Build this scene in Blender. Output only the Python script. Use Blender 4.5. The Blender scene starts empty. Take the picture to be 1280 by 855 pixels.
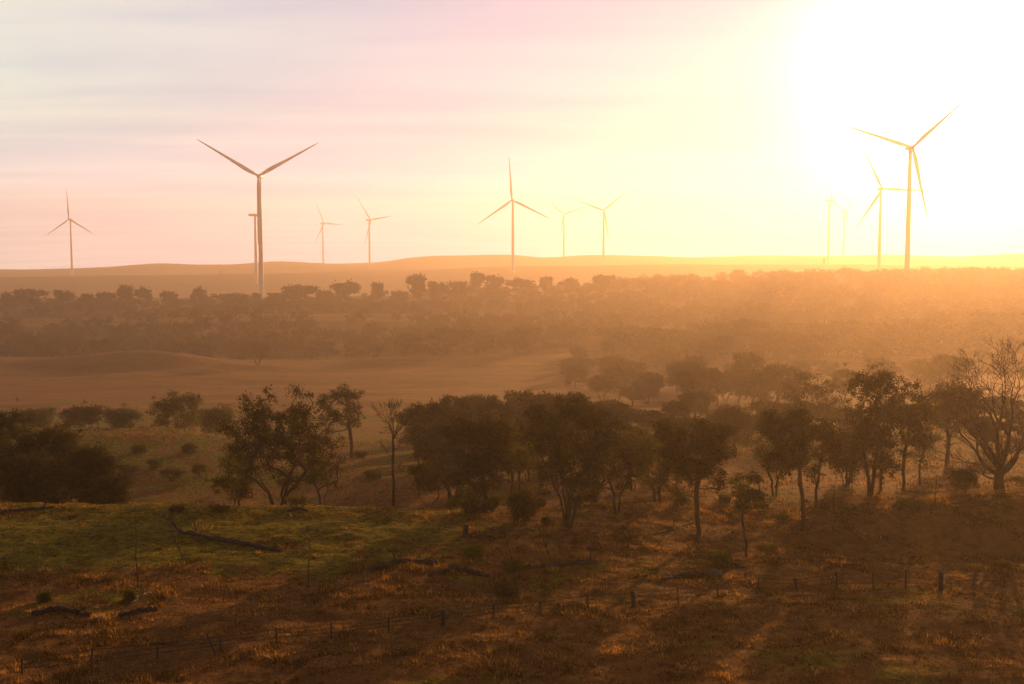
import bpy, bmesh, math, random
import numpy as np
from mathutils import Vector, Matrix, Quaternion

S = bpy.context.scene
COL = S.collection
R = math.radians
F = 1280.0                     # focal length in photo pixels
CAMZ = 30.0
HOR = 330.0
PITCH = math.atan((427.5 - HOR) / F)

# ------------------------------------------------------------------ helpers
def at(u, v, Y):
    """point on the sight line of photo pixel (u, v) at ground distance Y"""
    cx, cz = (u - 640.0) / F, -(v - 427.5) / F
    dy = math.cos(PITCH) + cz * math.sin(PITCH)
    dz = -math.sin(PITCH) + cz * math.cos(PITCH)
    k = Y / dy
    return Vector((cx * k, Y, CAMZ + dz * k))

def zat(v, Y):
    return at(640, v, Y).z

def link(o, parent=None):
    COL.objects.link(o)
    if parent: o.parent = parent
    return o

def tag(o, label=None, cat=None, group=None, kind=None):
    if label: o['label'] = label
    if cat: o['category'] = cat
    if group: o['group'] = group
    if kind: o['kind'] = kind
    return o

def empty(name, loc, rz=0.0):
    o = bpy.data.objects.new(name, None)
    o.empty_display_size = 0.5
    o.location = loc
    o.rotation_euler = (0, 0, rz)
    return link(o)

def mesh_obj(name, verts, faces, mat, parent=None, smooth=False):
    me = bpy.data.meshes.new(name)
    me.from_pydata([tuple(v) for v in verts], [], faces)
    me.materials.append(mat)
    if smooth:
        me.polygons.foreach_set('use_smooth', [True] * len(me.polygons))
    me.update()
    return link(bpy.data.objects.new(name, me), parent)

def np_mesh(name, V, Fc, k, mat, smooth=False, attr=None):
    """fast mesh: V (n,3), Fc (m,k) index array"""
    V = np.asarray(V, np.float32); Fc = np.asarray(Fc, np.int32)
    me = bpy.data.meshes.new(name)
    me.vertices.add(len(V)); me.vertices.foreach_set('co', V.ravel())
    m = len(Fc)
    me.loops.add(m * k); me.loops.foreach_set('vertex_index', Fc.ravel())
    me.polygons.add(m)
    me.polygons.foreach_set('loop_start', np.arange(0, m * k, k, dtype=np.int32))
    if smooth: me.polygons.foreach_set('use_smooth', np.ones(m, bool))
    me.materials.append(mat)
    if attr is not None:
        for nm, val in attr.items():
            a = me.attributes.new(nm, 'FLOAT', 'POINT')
            a.data.foreach_set('value', np.asarray(val, np.float32))
    me.update(calc_edges=True)
    return me

# vectorised value noise -------------------------------------------------
def _hash(ix, iy, seed):
    n = (ix.astype(np.int64) * 374761393 + iy.astype(np.int64) * 668265263 + seed * 974711) & 0x7fffffff
    n = ((n ^ (n >> 13)) * 1274126177) & 0x7fffffff
    n = n ^ (n >> 16)
    return (n & 0xffff) / 65535.0

def vnoise(x, y, seed=0):
    x = np.asarray(x, float); y = np.asarray(y, float)
    ix = np.floor(x); iy = np.floor(y)
    fx = x - ix; fy = y - iy
    fx = fx * fx * fx * (fx * (fx * 6 - 15) + 10); fy = fy * fy * fy * (fy * (fy * 6 - 15) + 10)
    a = _hash(ix, iy, seed); b = _hash(ix + 1, iy, seed)
    c = _hash(ix, iy + 1, seed); d = _hash(ix + 1, iy + 1, seed)
    return (a + (b - a) * fx) * (1 - fy) + (c + (d - c) * fx) * fy

def fbm(x, y, seed=0, octv=4):
    s = 0; a = 0.5; t = 0
    for i in range(octv):
        s = s + a * (vnoise(x, y, seed + i * 17) - 0.5); t += a
        x = x * 2.03 + 11.3; y = y * 2.03 + 5.7; a *= 0.5
    return s / t * 2.0         # about -1..1

# ------------------------------------------------------------------ materials
def new_mat(name):
    m = bpy.data.materials.new(name); m.use_nodes = True
    nt = m.node_tree; nt.nodes.clear()
    out = nt.nodes.new('ShaderNodeOutputMaterial')
    return m, nt, out

def N(nt, t, **kw):
    n = nt.nodes.new(t)
    for k, v in kw.items():
        if k in n.inputs: n.inputs[k].default_value = v
        else: setattr(n, k, v)
    return n

def simple_mat(name, col, rough=0.7, var=0.25, scale=3.0, spec=0.3, stretch=None):
    """principled with two-octave noise variation of the base colour"""
    m, nt, out = new_mat(name)
    b = N(nt, 'ShaderNodeBsdfPrincipled'); b.inputs['Roughness'].default_value = rough
    b.inputs['Specular IOR Level'].default_value = spec
    tc = N(nt, 'ShaderNodeTexCoord'); nz = N(nt, 'ShaderNodeTexNoise')
    nz.inputs['Scale'].default_value = scale; nz.inputs['Detail'].default_value = 5
    src = tc.outputs['Object']
    if stretch:
        mp = N(nt, 'ShaderNodeMapping'); mp.inputs['Scale'].default_value = stretch
        nt.links.new(src, mp.inputs['Vector']); src = mp.outputs['Vector']
    nt.links.new(src, nz.inputs['Vector'])
    cr = N(nt, 'ShaderNodeValToRGB')
    cr.color_ramp.elements[0].position = 0.3; cr.color_ramp.elements[1].position = 0.7
    cr.color_ramp.elements[0].color = tuple(c * (1 - var) for c in col) + (1,)
    cr.color_ramp.elements[1].color = tuple(min(1, c * (1 + var)) for c in col) + (1,)
    nt.links.new(nz.outputs['Fac'], cr.inputs['Fac'])
    nt.links.new(cr.outputs['Color'], b.inputs['Base Color'])
    bp = N(nt, 'ShaderNodeBump'); bp.inputs['Strength'].default_value = 0.3; bp.inputs['Distance'].default_value = 0.03
    nt.links.new(nz.outputs['Fac'], bp.inputs['Height']); nt.links.new(bp.outputs['Normal'], b.inputs['Normal'])
    nt.links.new(b.outputs['BSDF'], out.inputs['Surface'])
    return m

def leaf_mat(name, c0, c1, trans=0.45, tcol=None, mid=None):
    """thin foliage: diffuse plus translucent, colour varied per leaf by an attribute"""
    m, nt, out = new_mat(name)
    at_ = N(nt, 'ShaderNodeAttribute'); at_.attribute_name = 'tint'
    cr = N(nt, 'ShaderNodeValToRGB')
    cr.color_ramp.elements[0].color = tuple(c0) + (1,); cr.color_ramp.elements[1].color = tuple(c1) + (1,)
    if mid:
        e = cr.color_ramp.elements.new(.5); e.color = tuple(mid) + (1,)
    nt.links.new(at_.outputs['Fac'], cr.inputs['Fac'])
    d = N(nt, 'ShaderNodeBsdfDiffuse'); t = N(nt, 'ShaderNodeBsdfTranslucent')
    nt.links.new(cr.outputs['Color'], d.inputs['Color'])
    mul = N(nt, 'ShaderNodeMix', data_type='RGBA', blend_type='MULTIPLY')
    mul.inputs[0].default_value = 1.0
    nt.links.new(cr.outputs['Color'], mul.inputs[6]); mul.inputs[7].default_value = tuple(tcol or (1.3, 1.15, 0.6)) + (1,)
    nt.links.new(mul.outputs[2], t.inputs['Color'])
    mx = N(nt, 'ShaderNodeMixShader'); mx.inputs[0].default_value = trans
    nt.links.new(d.outputs[0], mx.inputs[1]); nt.links.new(t.outputs[0], mx.inputs[2])
    nt.links.new(mx.outputs[0], out.inputs['Surface'])
    return m

# ------------------------------------------------------------------ terrain table
# distances are first laid out as read from the photo with small trees, then everything past the near
# gully is moved outward along its sight lines (the far trees and turbines are simply larger and farther)
K = 1.5
def DS(Y):
    f = min(1.0, max(0.0, (Y - 150) / 270.0)); f = f * f * (3 - 2 * f)
    return Y * (1 + (K - 1) * f)
_uy = np.linspace(-400, 8000, 8401); _us = np.array([DS(q) for q in _uy])
def UN(y): return np.interp(y, _us, _uy)
# columns of photo x: list of (Y, 'v' row or 'z' height)
def V(Y, v): return (Y, zat(v, Y))
TC = {
 0:   [V(62,855),V(76,765),V(90,702),V(102,655),V(109,633),V(115,634),(123,-.5),(132,-3.5),(150,-7),V(172,612),V(192,566),V(206,537),(235,-9),V(300,510),V(380,479),V(420,464),V(448,449),(480,-14),(540,-20),V(610,424),V(690,404),V(770,390),(860,-4),(960,-2),(1200,-20),V(1650,346),(1950,0)],
 180: [V(62,855),V(76,765),V(90,702),V(102,655),V(109,633),V(115,634),(123,-.5),(132,-3.5),(150,-7),V(172,612),V(192,568),V(206,540),(235,-9.5),V(300,510),V(380,480),V(415,463),V(440,440),(470,-11),(540,-20),V(610,422),V(690,403),V(770,390),(860,-4),(960,-2),(1200,-20),V(1700,344),(1950,0)],
 320: [V(62,855),V(76,765),V(90,702),V(102,657),V(109,635),V(115,636),(123,-.5),(132,-3.5),(150,-7),V(172,612),V(192,576),V(208,552),(235,-11),V(300,512),V(390,478),V(430,464),V(452,454),(480,-15),(520,-20),V(610,420),V(700,395),V(770,388),(860,-4),(960,-3),(1200,-20),V(1700,342),(1950,8)],
 470: [V(62,855),V(76,767),V(90,705),V(102,659),V(109,637),V(115,638),(123,0),(132,-3),(142,-5),V(158,606),V(170,588),V(184,578),(220,-9),(250,-12),V(300,512),V(400,475),V(440,462),V(470,452),(520,-17),V(610,420),V(710,394),V(790,386),(860,0),(960,0),(1200,-15),V(1700,341),(1950,20)],
 640: [V(62,855),V(76,770),V(90,707),V(102,663),V(109,645),V(115,641),(123,.6),(132,-1.5),V(150,622),V(172,600),(200,-7),(220,-9),(250,-11.5),V(300,512),V(400,474),V(480,447),V(540,432),V(610,416),V(710,396),V(790,380),V(880,368),(960,4),(1200,-8),V(1700,333),(1950,20)],
 800: [V(62,855),V(76,770),V(88,720),V(96,690),V(104,662),V(114,636),V(126,612),V(148,590),(172,-2),(220,-6),(250,-9),(300,-12),V(400,470),V(480,444),V(540,428),V(610,412),V(710,392),V(790,377),V(880,364),V(970,358),(1200,0),V(1700,331),(1950,20)],
 940: [V(62,855),V(76,768),V(86,735),V(93,704),V(97,699),V(101,688),V(106,668),V(112,650),V(120,628),V(130,610),V(148,590),(172,-1.5),(220,-6),(250,-9),(300,-11),V(400,466),V(480,440),V(540,422),V(610,406),V(710,387),V(790,372),V(880,360),V(970,352),(1200,5),V(1700,331),(1950,20)],
 1100:[V(62,855),V(76,765),V(85,737),V(93,706),V(97,706),V(101,692),V(105,662),V(110,635),V(116,622),V(126,609),V(148,590),(172,-2),(220,-6),(250,-9),(300,-10),V(400,464),V(480,436),V(540,418),V(610,402),V(710,384),V(790,368),V(880,356),V(970,348),(1200,5),V(1700,331),(1950,20)],
 1280:[V(62,855),V(76,765),V(85,737),V(93,706),V(97,706),V(101,692),V(105,654),V(110,622),V(116,612),V(122,608),V(148,590),(172,-1.5),(220,-5),(250,-8),(300,-9),V(400,463),V(480,434),V(540,416),V(610,400),V(710,382),V(790,366),V(880,354),V(970,348),(1200,5),V(1700,331),(1950,20)],
}
TC = {u: [(DS(Y), CAMZ + (z - CAMZ) * DS(Y) / Y) for (Y, z) in c] for u, c in TC.items()}
RIDGE = [(-400,339),(0,337),(60,336.5),(130,334),(200,329),(240,331),(290,330.5),(350,326),(420,330),(470,328),(530,320),(580,319),(640,318),(680,322),(740,318),(800,319.5),(880,321),(950,318.5),(1050,320.5),(1100,318.5),(1200,321),(1280,317),(1700,318)]
RY = 2500.0 * K; R0 = 1950.0 * K

def pchip(xk, yk, x):
    xk = np.asarray(xk, float); yk = np.asarray(yk, float)
    h = np.diff(xk); d = np.diff(yk) / h
    m = np.zeros(len(xk))
    for i in range(1, len(xk) - 1):
        if d[i - 1] * d[i] > 0:
            w1 = 2 * h[i] + h[i - 1]; w2 = h[i] + 2 * h[i - 1]
            m[i] = (w1 + w2) / (w1 / d[i - 1] + w2 / d[i])
    i = np.clip(np.searchsorted(xk, x) - 1, 0, len(xk) - 2)
    t = np.clip((x - xk[i]) / h[i], 0, 1)
    return (2*t**3-3*t**2+1)*yk[i] + (t**3-2*t**2+t)*h[i]*m[i] + (-2*t**3+3*t**2)*yk[i+1] + (t**3-t**2)*h[i]*m[i+1]

LY0, LY1, NLY = math.log(30), math.log(10000), 1600
TU = np.linspace(-800, 2080, 289)                       # table columns in photo x
_ly = np.linspace(LY0, LY1, NLY)
_cu = sorted(TC)
_cols = []
for u in _cu:
    ks = [(30, 5.2)] + TC[u]
    _cols.append(pchip([math.log(k[0]) for k in ks] , [k[1] for k in ks], np.minimum(_ly, math.log(R0))))
_cols = np.array(_cols)                                   # (ncol, NLY)
ZT = np.empty((NLY, len(TU)))
for j, u in enumerate(TU):
    uu = min(max(u, _cu[0]), _cu[-1])
    i = min(int(np.searchsorted(_cu, uu, side='right')) - 1, len(_cu) - 2); i = max(i, 0)
    f = (uu - _cu[i]) / (_cu[i + 1] - _cu[i]); f = f * f * (3 - 2 * f)
    ZT[:, j] = _cols[i] * (1 - f) + _cols[i + 1] * f
# far ridge
_rv = np.interp(TU, [r[0] for r in RIDGE], [r[1] for r in RIDGE])
_rv = np.convolve(np.pad(_rv, 2, mode='edge'), [.1,.2,.4,.2,.1], 'valid')
_rz = np.array([zat(v, RY) for v in _rv])
_Y = np.exp(_ly)
for i, Y in enumerate(_Y):
    if Y > R0:
        b = ZT[i]
        if Y < RY:
            f = (Y - R0) / (RY - R0); f = f * f * (3 - 2 * f)
            ZT[i] = b * (1 - f) + _rz * f
        else:
            f = min(1, (Y - RY) / 3500.0)
            ZT[i] = _rz * (1 - f) + (_rz - 60) * f

def ground_z(x, y):
    x = np.atleast_1d(np.asarray(x, float)); y = np.atleast_1d(np.asarray(y, float))
    Y = np.maximum(y, 31.0)
    u = 640 + F * x / np.maximum(y, 62.0)
    a = np.clip((np.log(Y) - LY0) / (LY1 - LY0) * (NLY - 1), 0, NLY - 1.001)
    b = np.clip((u - TU[0]) / (TU[1] - TU[0]), 0, len(TU) - 1.001)
    i = a.astype(int); j = b.astype(int); fa = a - i; fb = b - j
    z = (ZT[i, j] * (1 - fb) + ZT[i, j + 1] * fb) * (1 - fa) + (ZT[i + 1, j] * (1 - fb) + ZT[i + 1, j + 1] * fb) * fa
    near = np.clip((150 - Y) / 40, 0, 1)
    z = z + near * (0.30 * fbm(x / 8, y / 5, 3, 3) + 0.16 * fbm(x / 2.0, y / 1.5, 8, 3))
    mid = np.clip((Y - 120) / 60, 0, 1) * np.clip((1900 - Y) / 500, 0, 1)
    z = z + mid * 1.9 * fbm(x / 75, y / 50, 21, 4)
    far = np.clip((Y - 1800) / 400, 0, 1)
    z = z + far * (3.2 * fbm(x / 220, y / 220, 31, 5))
    return z

def gz(x, y): return float(ground_z(x, y)[0])

def ground_at(u, Y):
    x = (u - 640) / F * (Y * math.cos(PITCH) + 0)        # refined below with the real height
    for _ in range(3):
        z = gz(x, Y)
        depth = Y * math.cos(PITCH) - (z - CAMZ) * math.sin(PITCH)
        x = (u - 640) / F * depth
    return Vector((x, Y, z))

def v_of(p):
    depth = p[1] * math.cos(PITCH) - (p[2] - CAMZ) * math.sin(PITCH)
    up = p[1] * math.sin(PITCH) + (p[2] - CAMZ) * math.cos(PITCH)
    return 427.5 - F * up / depth

def on_ground(u, v, lo=45.0, hi=900.0):
    """first ground point seen at photo pixel (u, v)"""
    Ys = np.exp(np.linspace(math.log(lo), math.log(hi), 1500))
    pts = [at(u, v, Y) for Y in Ys]
    zz = ground_z([p.x for p in pts], [p.y for p in pts])
    for p, z in zip(pts, zz):
        if p.z <= z: return Vector((p.x, p.y, z))
    return pts[-1]
SUN_E, SUN_C = 5.0, (1.0, .46, .135)
SKY_S, SKY_DUST = .12, .1
SKY_TINT = (.02, .02, .02)
VEIL_THIN, VEIL_THICK = (.84, .88, .96), (1.20, 1.09, 1.02)
ELEV = [(0, (.38,.49,.70)), (.06, (.32,.49,.71)), (.14, (.27,.43,.54)), (.25, (.31,.41,.50)), (.5, (.16,.12,.09)), (1, (.09,.065,.045))]
AZIM = [(-.2, (.6,.46,.39)), (.3, (1.0,.85,.7)), (.63, (1.46,1.30,1.04)), (.88, (.64,.80,.94)), (1, (.4,.6,.9))]
GLOW_C, GLOW_P = (2.5, 2.5, 2.3), 190.0
HAZE_C, HAZE_D, HAZE_G = (.97, .84, .71), .000235, .63
EXPOSURE = 0.68
# ------------------------------------------------------------------ ground sheet
def ground_material():
    m, nt, out = new_mat('pasture_ground')
    L = nt.links.new
    geo = N(nt, 'ShaderNodeNewGeometry')
    def noise(scale, detail=5, sx=1, sy=1, rough=0.55):
        mp = N(nt, 'ShaderNodeMapping'); mp.inputs['Scale'].default_value = (sx, sy, 1)
        L(geo.outputs['Position'], mp.inputs['Vector'])
        n = N(nt, 'ShaderNodeTexNoise'); n.inputs['Scale'].default_value = scale
        n.inputs['Detail'].default_value = detail; n.inputs['Roughness'].default_value = rough
        L(mp.outputs['Vector'], n.inputs['Vector']); return n
    def ramp(src, p0, p1, c0, c1):
        r = N(nt, 'ShaderNodeValToRGB'); e = r.color_ramp.elements
        e[0].position = p0; e[1].position = p1; e[0].color = c0; e[1].color = c1
        L(src, r.inputs['Fac']); return r
    def mix(f, a, b):
        x = N(nt, 'ShaderNodeMix', data_type='RGBA')
        L(f, x.inputs[0]); L(a, x.inputs[6]); L(b, x.inputs[7]); return x.outputs[2]
    dry = ramp(noise(0.9, 6).outputs['Fac'], .3, .7, (.034,.022,.008,1), (.215,.122,.037,1))
    dry2 = ramp(noise(0.03, 7, .6, 1.4, .7).outputs['Fac'], .35, .65, (.055,.024,.010,1), (.23,.115,.046,1))  # broad streaks put tree shadows and grass banding into the pasture colour
    d = mix(ramp(noise(.11, 4).outputs['Fac'], .3, .7, (.2,.2,.2,1), (.8,.8,.8,1)).outputs['Color'], dry.outputs['Color'], dry2.outputs['Color'])
    grn = ramp(noise(1.6, 5).outputs['Fac'], .3, .7, (.026,.028,.005,1), (.17,.165,.018,1))
    at_ = N(nt, 'ShaderNodeAttribute'); at_.attribute_name = 'green'
    gm = N(nt, 'ShaderNodeMath', operation='ADD'); L(at_.outputs['Fac'], gm.inputs[0])
    n3 = noise(.55, 6); s3 = N(nt, 'ShaderNodeMath', operation='MULTIPLY_ADD'); s3.inputs[1].default_value = 1.1; s3.inputs[2].default_value = -.55
    L(n3.outputs['Fac'], s3.inputs[0]); L(s3.outputs[0], gm.inputs[1])
    c = mix(ramp(gm.outputs[0], .38, .62, (0,0,0,1), (1,1,1,1)).outputs['Color'], d, grn.outputs['Color'])
    # far slopes carry scrub: dark blotches, near solid under the woods to dim the gaps
    sc = ramp(noise(.045, 6, 1, 1, .7).outputs['Fac'], .12, .40, (0,0,0,1), (1,1,1,1))
    fa = N(nt, 'ShaderNodeAttribute'); fa.attribute_name = 'scrub'
    mm = N(nt, 'ShaderNodeMath', operation='MULTIPLY'); L(sc.outputs['Color'], mm.inputs[0]); L(fa.outputs['Fac'], mm.inputs[1])
    scol = ramp(noise(.3, 3).outputs['Fac'], .3, .7, (.016,.012,.005,1), (.045,.030,.012,1))
    c = mix(mm.outputs[0], c, scol.outputs['Color'])
    b = N(nt, 'ShaderNodeBsdfPrincipled'); b.inputs['Roughness'].default_value = .95; b.inputs['Specular IOR Level'].default_value = .05
    L(c, b.inputs['Base Color'])
    bp = N(nt, 'ShaderNodeBump'); bp.inputs['Strength'].default_value = .8; bp.inputs['Distance'].default_value = .25
    L(noise(2.2, 7, 1, 1, .65).outputs['Fac'], bp.inputs['Height']); L(bp.outputs['Normal'], b.inputs['Normal'])
    L(b.outputs['BSDF'], out.inputs['Surface'])
    return m

def green_amount(x, y):
    """where short green grass grows: the left of the knoll crest, thinning towards the dry slope"""
    u = 640 + F * x / np.maximum(y, 62); y = UN(y)
    crest = np.clip((y - 80) / 20, 0, 1) * np.clip((720 - u) / 330, 0, 1) * np.clip((122 - y) / 6, 0, 1)
    low = np.clip((y - 40) / 8, 0, 1) * np.clip((72 - y) / 8, 0, 1) * 0.06
    gully = np.clip((y - 150) / 30, 0, 1) * np.clip((330 - y) / 60, 0, 1) * .35
    return np.clip(crest * .84 + low + gully + .20 + .50 * fbm(x / 11, y / 6, 51, 4) + .38 * fbm(x / 2.6, y / 1.8, 57, 3), 0, 1)

def build_ground():
    rows = np.concatenate([np.linspace(-260, 48, 40), np.linspace(49, 128, 330), np.exp(np.linspace(math.log(128.5), math.log(5200), 430))])
    s = np.linspace(-1, 1, 641); s = np.sign(s) * (0.42 * np.abs(s) + 0.58 * np.abs(s) ** 3)
    W = 1.15 * np.maximum(rows, 60) + 60
    X = W[:, None] * s[None, :]; Yg = np.repeat(rows[:, None], len(s), 1)
    x = X.ravel(); y = Yg.ravel(); z = ground_z(x, y)
    nr, nc = X.shape
    idx = np.arange(nr * nc).reshape(nr, nc)
    Fc = np.stack([idx[:-1, :-1].ravel(), idx[:-1, 1:].ravel(), idx[1:, 1:].ravel(), idx[1:, :-1].ravel()], 1)
    u = 640 + F * x / np.maximum(y, 62)
    y_ = y; y = UN(y)
    # scrub under the woods, coloured darker to dim the sunlit gaps; the open strips of pasture stay clear
    wood = np.clip((y - 505) / 30, 0, 1) * np.clip((1250 - y) / 200, 0, 1)
    wood *= 1 - np.clip((735 - u) / 30, 0, 1) * np.clip((y - 668) / 10, 0, 1) * np.clip((728 - y) / 10, 0, 1)
    far = np.clip((y - 1250) / 200, 0, 1) * .75
    scrub = np.clip(wood * (.75 + .6 * fbm(x / 45, y_ / 60, 61, 4)) + far, 0, 1)
    y = y_
    me = np_mesh('ground', np.stack([x, y, z], 1), Fc, 4, ground_material(), True,
                 {'green': green_amount(x, y), 'scrub': scrub})
    o = link(bpy.data.objects.new('ground', me)); o['kind'] = 'structure'
    return o, float(z.min())

GROUND, ZMIN = build_ground()

# ------------------------------------------------------------------ light, sky, air
SUN_AZ, SUN_EL = R(24.5), R(9.3)
sun_dir = Vector((math.sin(SUN_AZ) * math.cos(SUN_EL), math.cos(SUN_AZ) * math.cos(SUN_EL), math.sin(SUN_EL)))
sl = bpy.data.lights.new('sun', 'SUN'); sl.energy = SUN_E; sl.angle = R(0.53); sl.color = SUN_C
so = link(bpy.data.objects.new('sun', sl)); so.rotation_euler = (-sun_dir).to_track_quat('-Z', 'Y').to_euler()
so.location = (0, -20, 60)

w = bpy.data.worlds.new('World'); S.world = w; w.use_nodes = True
nt = w.node_tree; nt.nodes.clear()
wo = nt.nodes.new('ShaderNodeOutputWorld'); bg = nt.nodes.new('ShaderNodeBackground')
sk = nt.nodes.new('ShaderNodeTexSky'); sk.sky_type = 'NISHITA'; sk.sun_disc = False
sk.sun_elevation = SUN_EL; sk.sun_rotation = SUN_AZ
sk.air_density = 1.0; sk.dust_density = SKY_DUST; sk.ozone_density = 1.0; sk.altitude = 300
bg.inputs['Strength'].default_value = SKY_S
# thin streaked cloud over the clear sky: the sky colour is diluted towards pink-grey where cloud lies
tc = nt.nodes.new('ShaderNodeTexCoord')
sep = nt.nodes.new('ShaderNodeSeparateXYZ'); nt.links.new(tc.outputs['Generated'], sep.inputs[0])
zc = N(nt, 'ShaderNodeMath', operation='ADD'); zc.inputs[1].default_value = .06; nt.links.new(sep.outputs['Z'], zc.inputs[0])
zm = N(nt, 'ShaderNodeMath', operation='MAXIMUM'); zm.inputs[1].default_value = .03; nt.links.new(zc.outputs[0], zm.inputs[0])
dx = N(nt, 'ShaderNodeMath', operation='DIVIDE'); nt.links.new(sep.outputs['X'], dx.inputs[0]); nt.links.new(zm.outputs[0], dx.inputs[1])
dy = N(nt, 'ShaderNodeMath', operation='DIVIDE'); nt.links.new(sep.outputs['Y'], dy.inputs[0]); nt.links.new(zm.outputs[0], dy.inputs[1])
cb = nt.nodes.new('ShaderNodeCombineXYZ'); nt.links.new(dx.outputs[0], cb.inputs[0]); nt.links.new(dy.outputs[0], cb.inputs[1])
mp = nt.nodes.new('ShaderNodeMapping'); mp.inputs['Scale'].default_value = (.42, 1.5, 1); mp.inputs['Location'].default_value = (3.1, 1.7, 0)
nt.links.new(cb.outputs[0], mp.inputs[0])
cn = nt.nodes.new('ShaderNodeTexNoise'); cn.inputs['Scale'].default_value = 1.0; cn.inputs['Detail'].default_value = 7; cn.inputs['Roughness'].default_value = .5
cn.inputs['Distortion'].default_value = .4
nt.links.new(mp.outputs[0], cn.inputs['Vector'])
cr = nt.nodes.new('ShaderNodeValToRGB'); cr.color_ramp.elements[0].position = .38; cr.color_ramp.elements[1].position = .60
nt.links.new(cn.outputs['Fac'], cr.inputs['Fac'])
# a thin veil of cloud over the whole sky, streaked; the clear Nishita sky shows through it
er = nt.nodes.new('ShaderNodeValToRGB'); er.color_ramp.interpolation = 'EASE'
while len(er.color_ramp.elements) < len(ELEV): er.color_ramp.elements.new(.5)
for e_, (p_, c_) in zip(er.color_ramp.elements, ELEV): e_.position = p_; e_.color = tuple(c_) + (1,)
nt.links.new(sep.outputs['Z'], er.inputs['Fac'])
def mul(a, col):
    t = N(nt, 'ShaderNodeMix', data_type='RGBA', blend_type='MULTIPLY'); t.inputs[0].default_value = 1
    nt.links.new(a, t.inputs[6])
    if isinstance(col, tuple): t.inputs[7].default_value = col + (1,)
    else: nt.links.new(col, t.inputs[7])
    return t.outputs[2]
mxs = N(nt, 'ShaderNodeMix', data_type='RGBA', blend_type='MIX')
nt.links.new(cr.outputs['Color'], mxs.inputs[0])
mxs.inputs[6].default_value = tuple(c / SKY_S for c in VEIL_THIN) + (1,); mxs.inputs[7].default_value = tuple(c / SKY_S for c in VEIL_THICK) + (1,)
# thin cloud scatters a bright disc of light round the hidden sun
dt = N(nt, 'ShaderNodeVectorMath', operation='DOT_PRODUCT'); nt.links.new(tc.outputs['Generated'], dt.inputs[0]); dt.inputs[1].default_value = tuple(sun_dir)
dm = N(nt, 'ShaderNodeMath', operation='MAXIMUM'); dm.inputs[1].default_value = 0; nt.links.new(dt.outputs['Value'], dm.inputs[0])
# the veil is whiter away from the sun and bluer behind the golden air near it
hf = N(nt, 'ShaderNodeMath', operation='MULTIPLY_ADD'); hf.inputs[1].default_value = .5; hf.inputs[2].default_value = .5; nt.links.new(dt.outputs['Value'], hf.inputs[0])
ar = nt.nodes.new('ShaderNodeValToRGB')
while len(ar.color_ramp.elements) < len(AZIM): ar.color_ramp.elements.new(.5)
for e_, (p_, c_) in zip(ar.color_ramp.elements, AZIM): e_.position = (p_ + 1) / 2; e_.color = tuple(c_) + (1,)
nt.links.new(hf.outputs[0], ar.inputs['Fac'])
veil = mul(mul(er.outputs['Color'], mxs.outputs[2]), ar.outputs['Color'])
add = N(nt, 'ShaderNodeMix', data_type='RGBA', blend_type='ADD'); add.inputs[0].default_value = 1
nt.links.new(veil, add.inputs[6]); nt.links.new(mul(sk.outputs[0], SKY_TINT), add.inputs[7])
pw = N(nt, 'ShaderNodeMath', operation='POWER'); pw.inputs[1].default_value = GLOW_P; nt.links.new(dm.outputs[0], pw.inputs[0])
gl = N(nt, 'ShaderNodeVectorMath', operation='SCALE'); gl.inputs[0].default_value = tuple(c / SKY_S for c in GLOW_C); nt.links.new(pw.outputs[0], gl.inputs['Scale'])
ad2 = N(nt, 'ShaderNodeMix', data_type='RGBA', blend_type='ADD'); ad2.inputs[0].default_value = 1
nt.links.new(add.outputs[2], ad2.inputs[6]); nt.links.new(gl.outputs[0], ad2.inputs[7])
nt.links.new(ad2.outputs[2], bg.inputs['Color']); nt.links.new(bg.outputs[0], wo.inputs['Surface'])

def build_haze():
    m, nt, out = new_mat('valley_haze')
    pv = N(nt, 'ShaderNodeVolumePrincipled')
    pv.inputs['Color'].default_value = HAZE_C + (1,)
    pv.inputs['Density'].default_value = HAZE_D
    pv.inputs['Density Attribute'].default_value = ''
    pv.inputs['Anisotropy'].default_value = HAZE_G
    nt.links.new(pv.outputs[0], out.inputs['Volume'])
    x, y0, y1, z0, z1 = 6120, -320, 5230, ZMIN - 1.0, 345.0
    vs = [(a * x, b, c) for c in (z0, z1) for a, b in ((-1, y0), (1, y0), (1, y1), (-1, y1))]
    fs = [(3,2,1,0),(4,5,6,7),(0,1,5,4),(1,2,6,5),(2,3,7,6),(3,0,4,7)]
    o = mesh_obj('haze', vs, fs, m); o['kind'] = 'stuff'
    return o
if HAZE_D > 0: build_haze()

# ------------------------------------------------------------------ camera and render settings
cd = bpy.data.cameras.new('camera'); cd.lens = 36.0; cd.sensor_width = 36.0; cd.clip_end = 40000; cd.clip_start = 0.5
co = link(bpy.data.objects.new('camera', cd)); co.location = (0, 0, CAMZ); co.rotation_euler = (R(90) - PITCH, 0, 0)
S.camera = co
S.view_settings.view_transform = 'Standard'; S.view_settings.look = 'None'
S.view_settings.gamma = 1.0; S.view_settings.use_curve_mapping = False
S.view_settings.exposure = EXPOSURE
S.render.engine = 'CYCLES'
S.cycles.use_denoising = True
try: S.cycles.denoiser = 'OPENIMAGEDENOISE'
except Exception: pass
S.cycles.max_bounces = 8; S.cycles.diffuse_bounces = 3; S.cycles.glossy_bounces = 2
S.cycles.transmission_bounces = 4; S.cycles.transparent_max_bounces = 8; S.cycles.volume_bounces = 2
S.cycles.sample_clamp_indirect = 6.0
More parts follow.
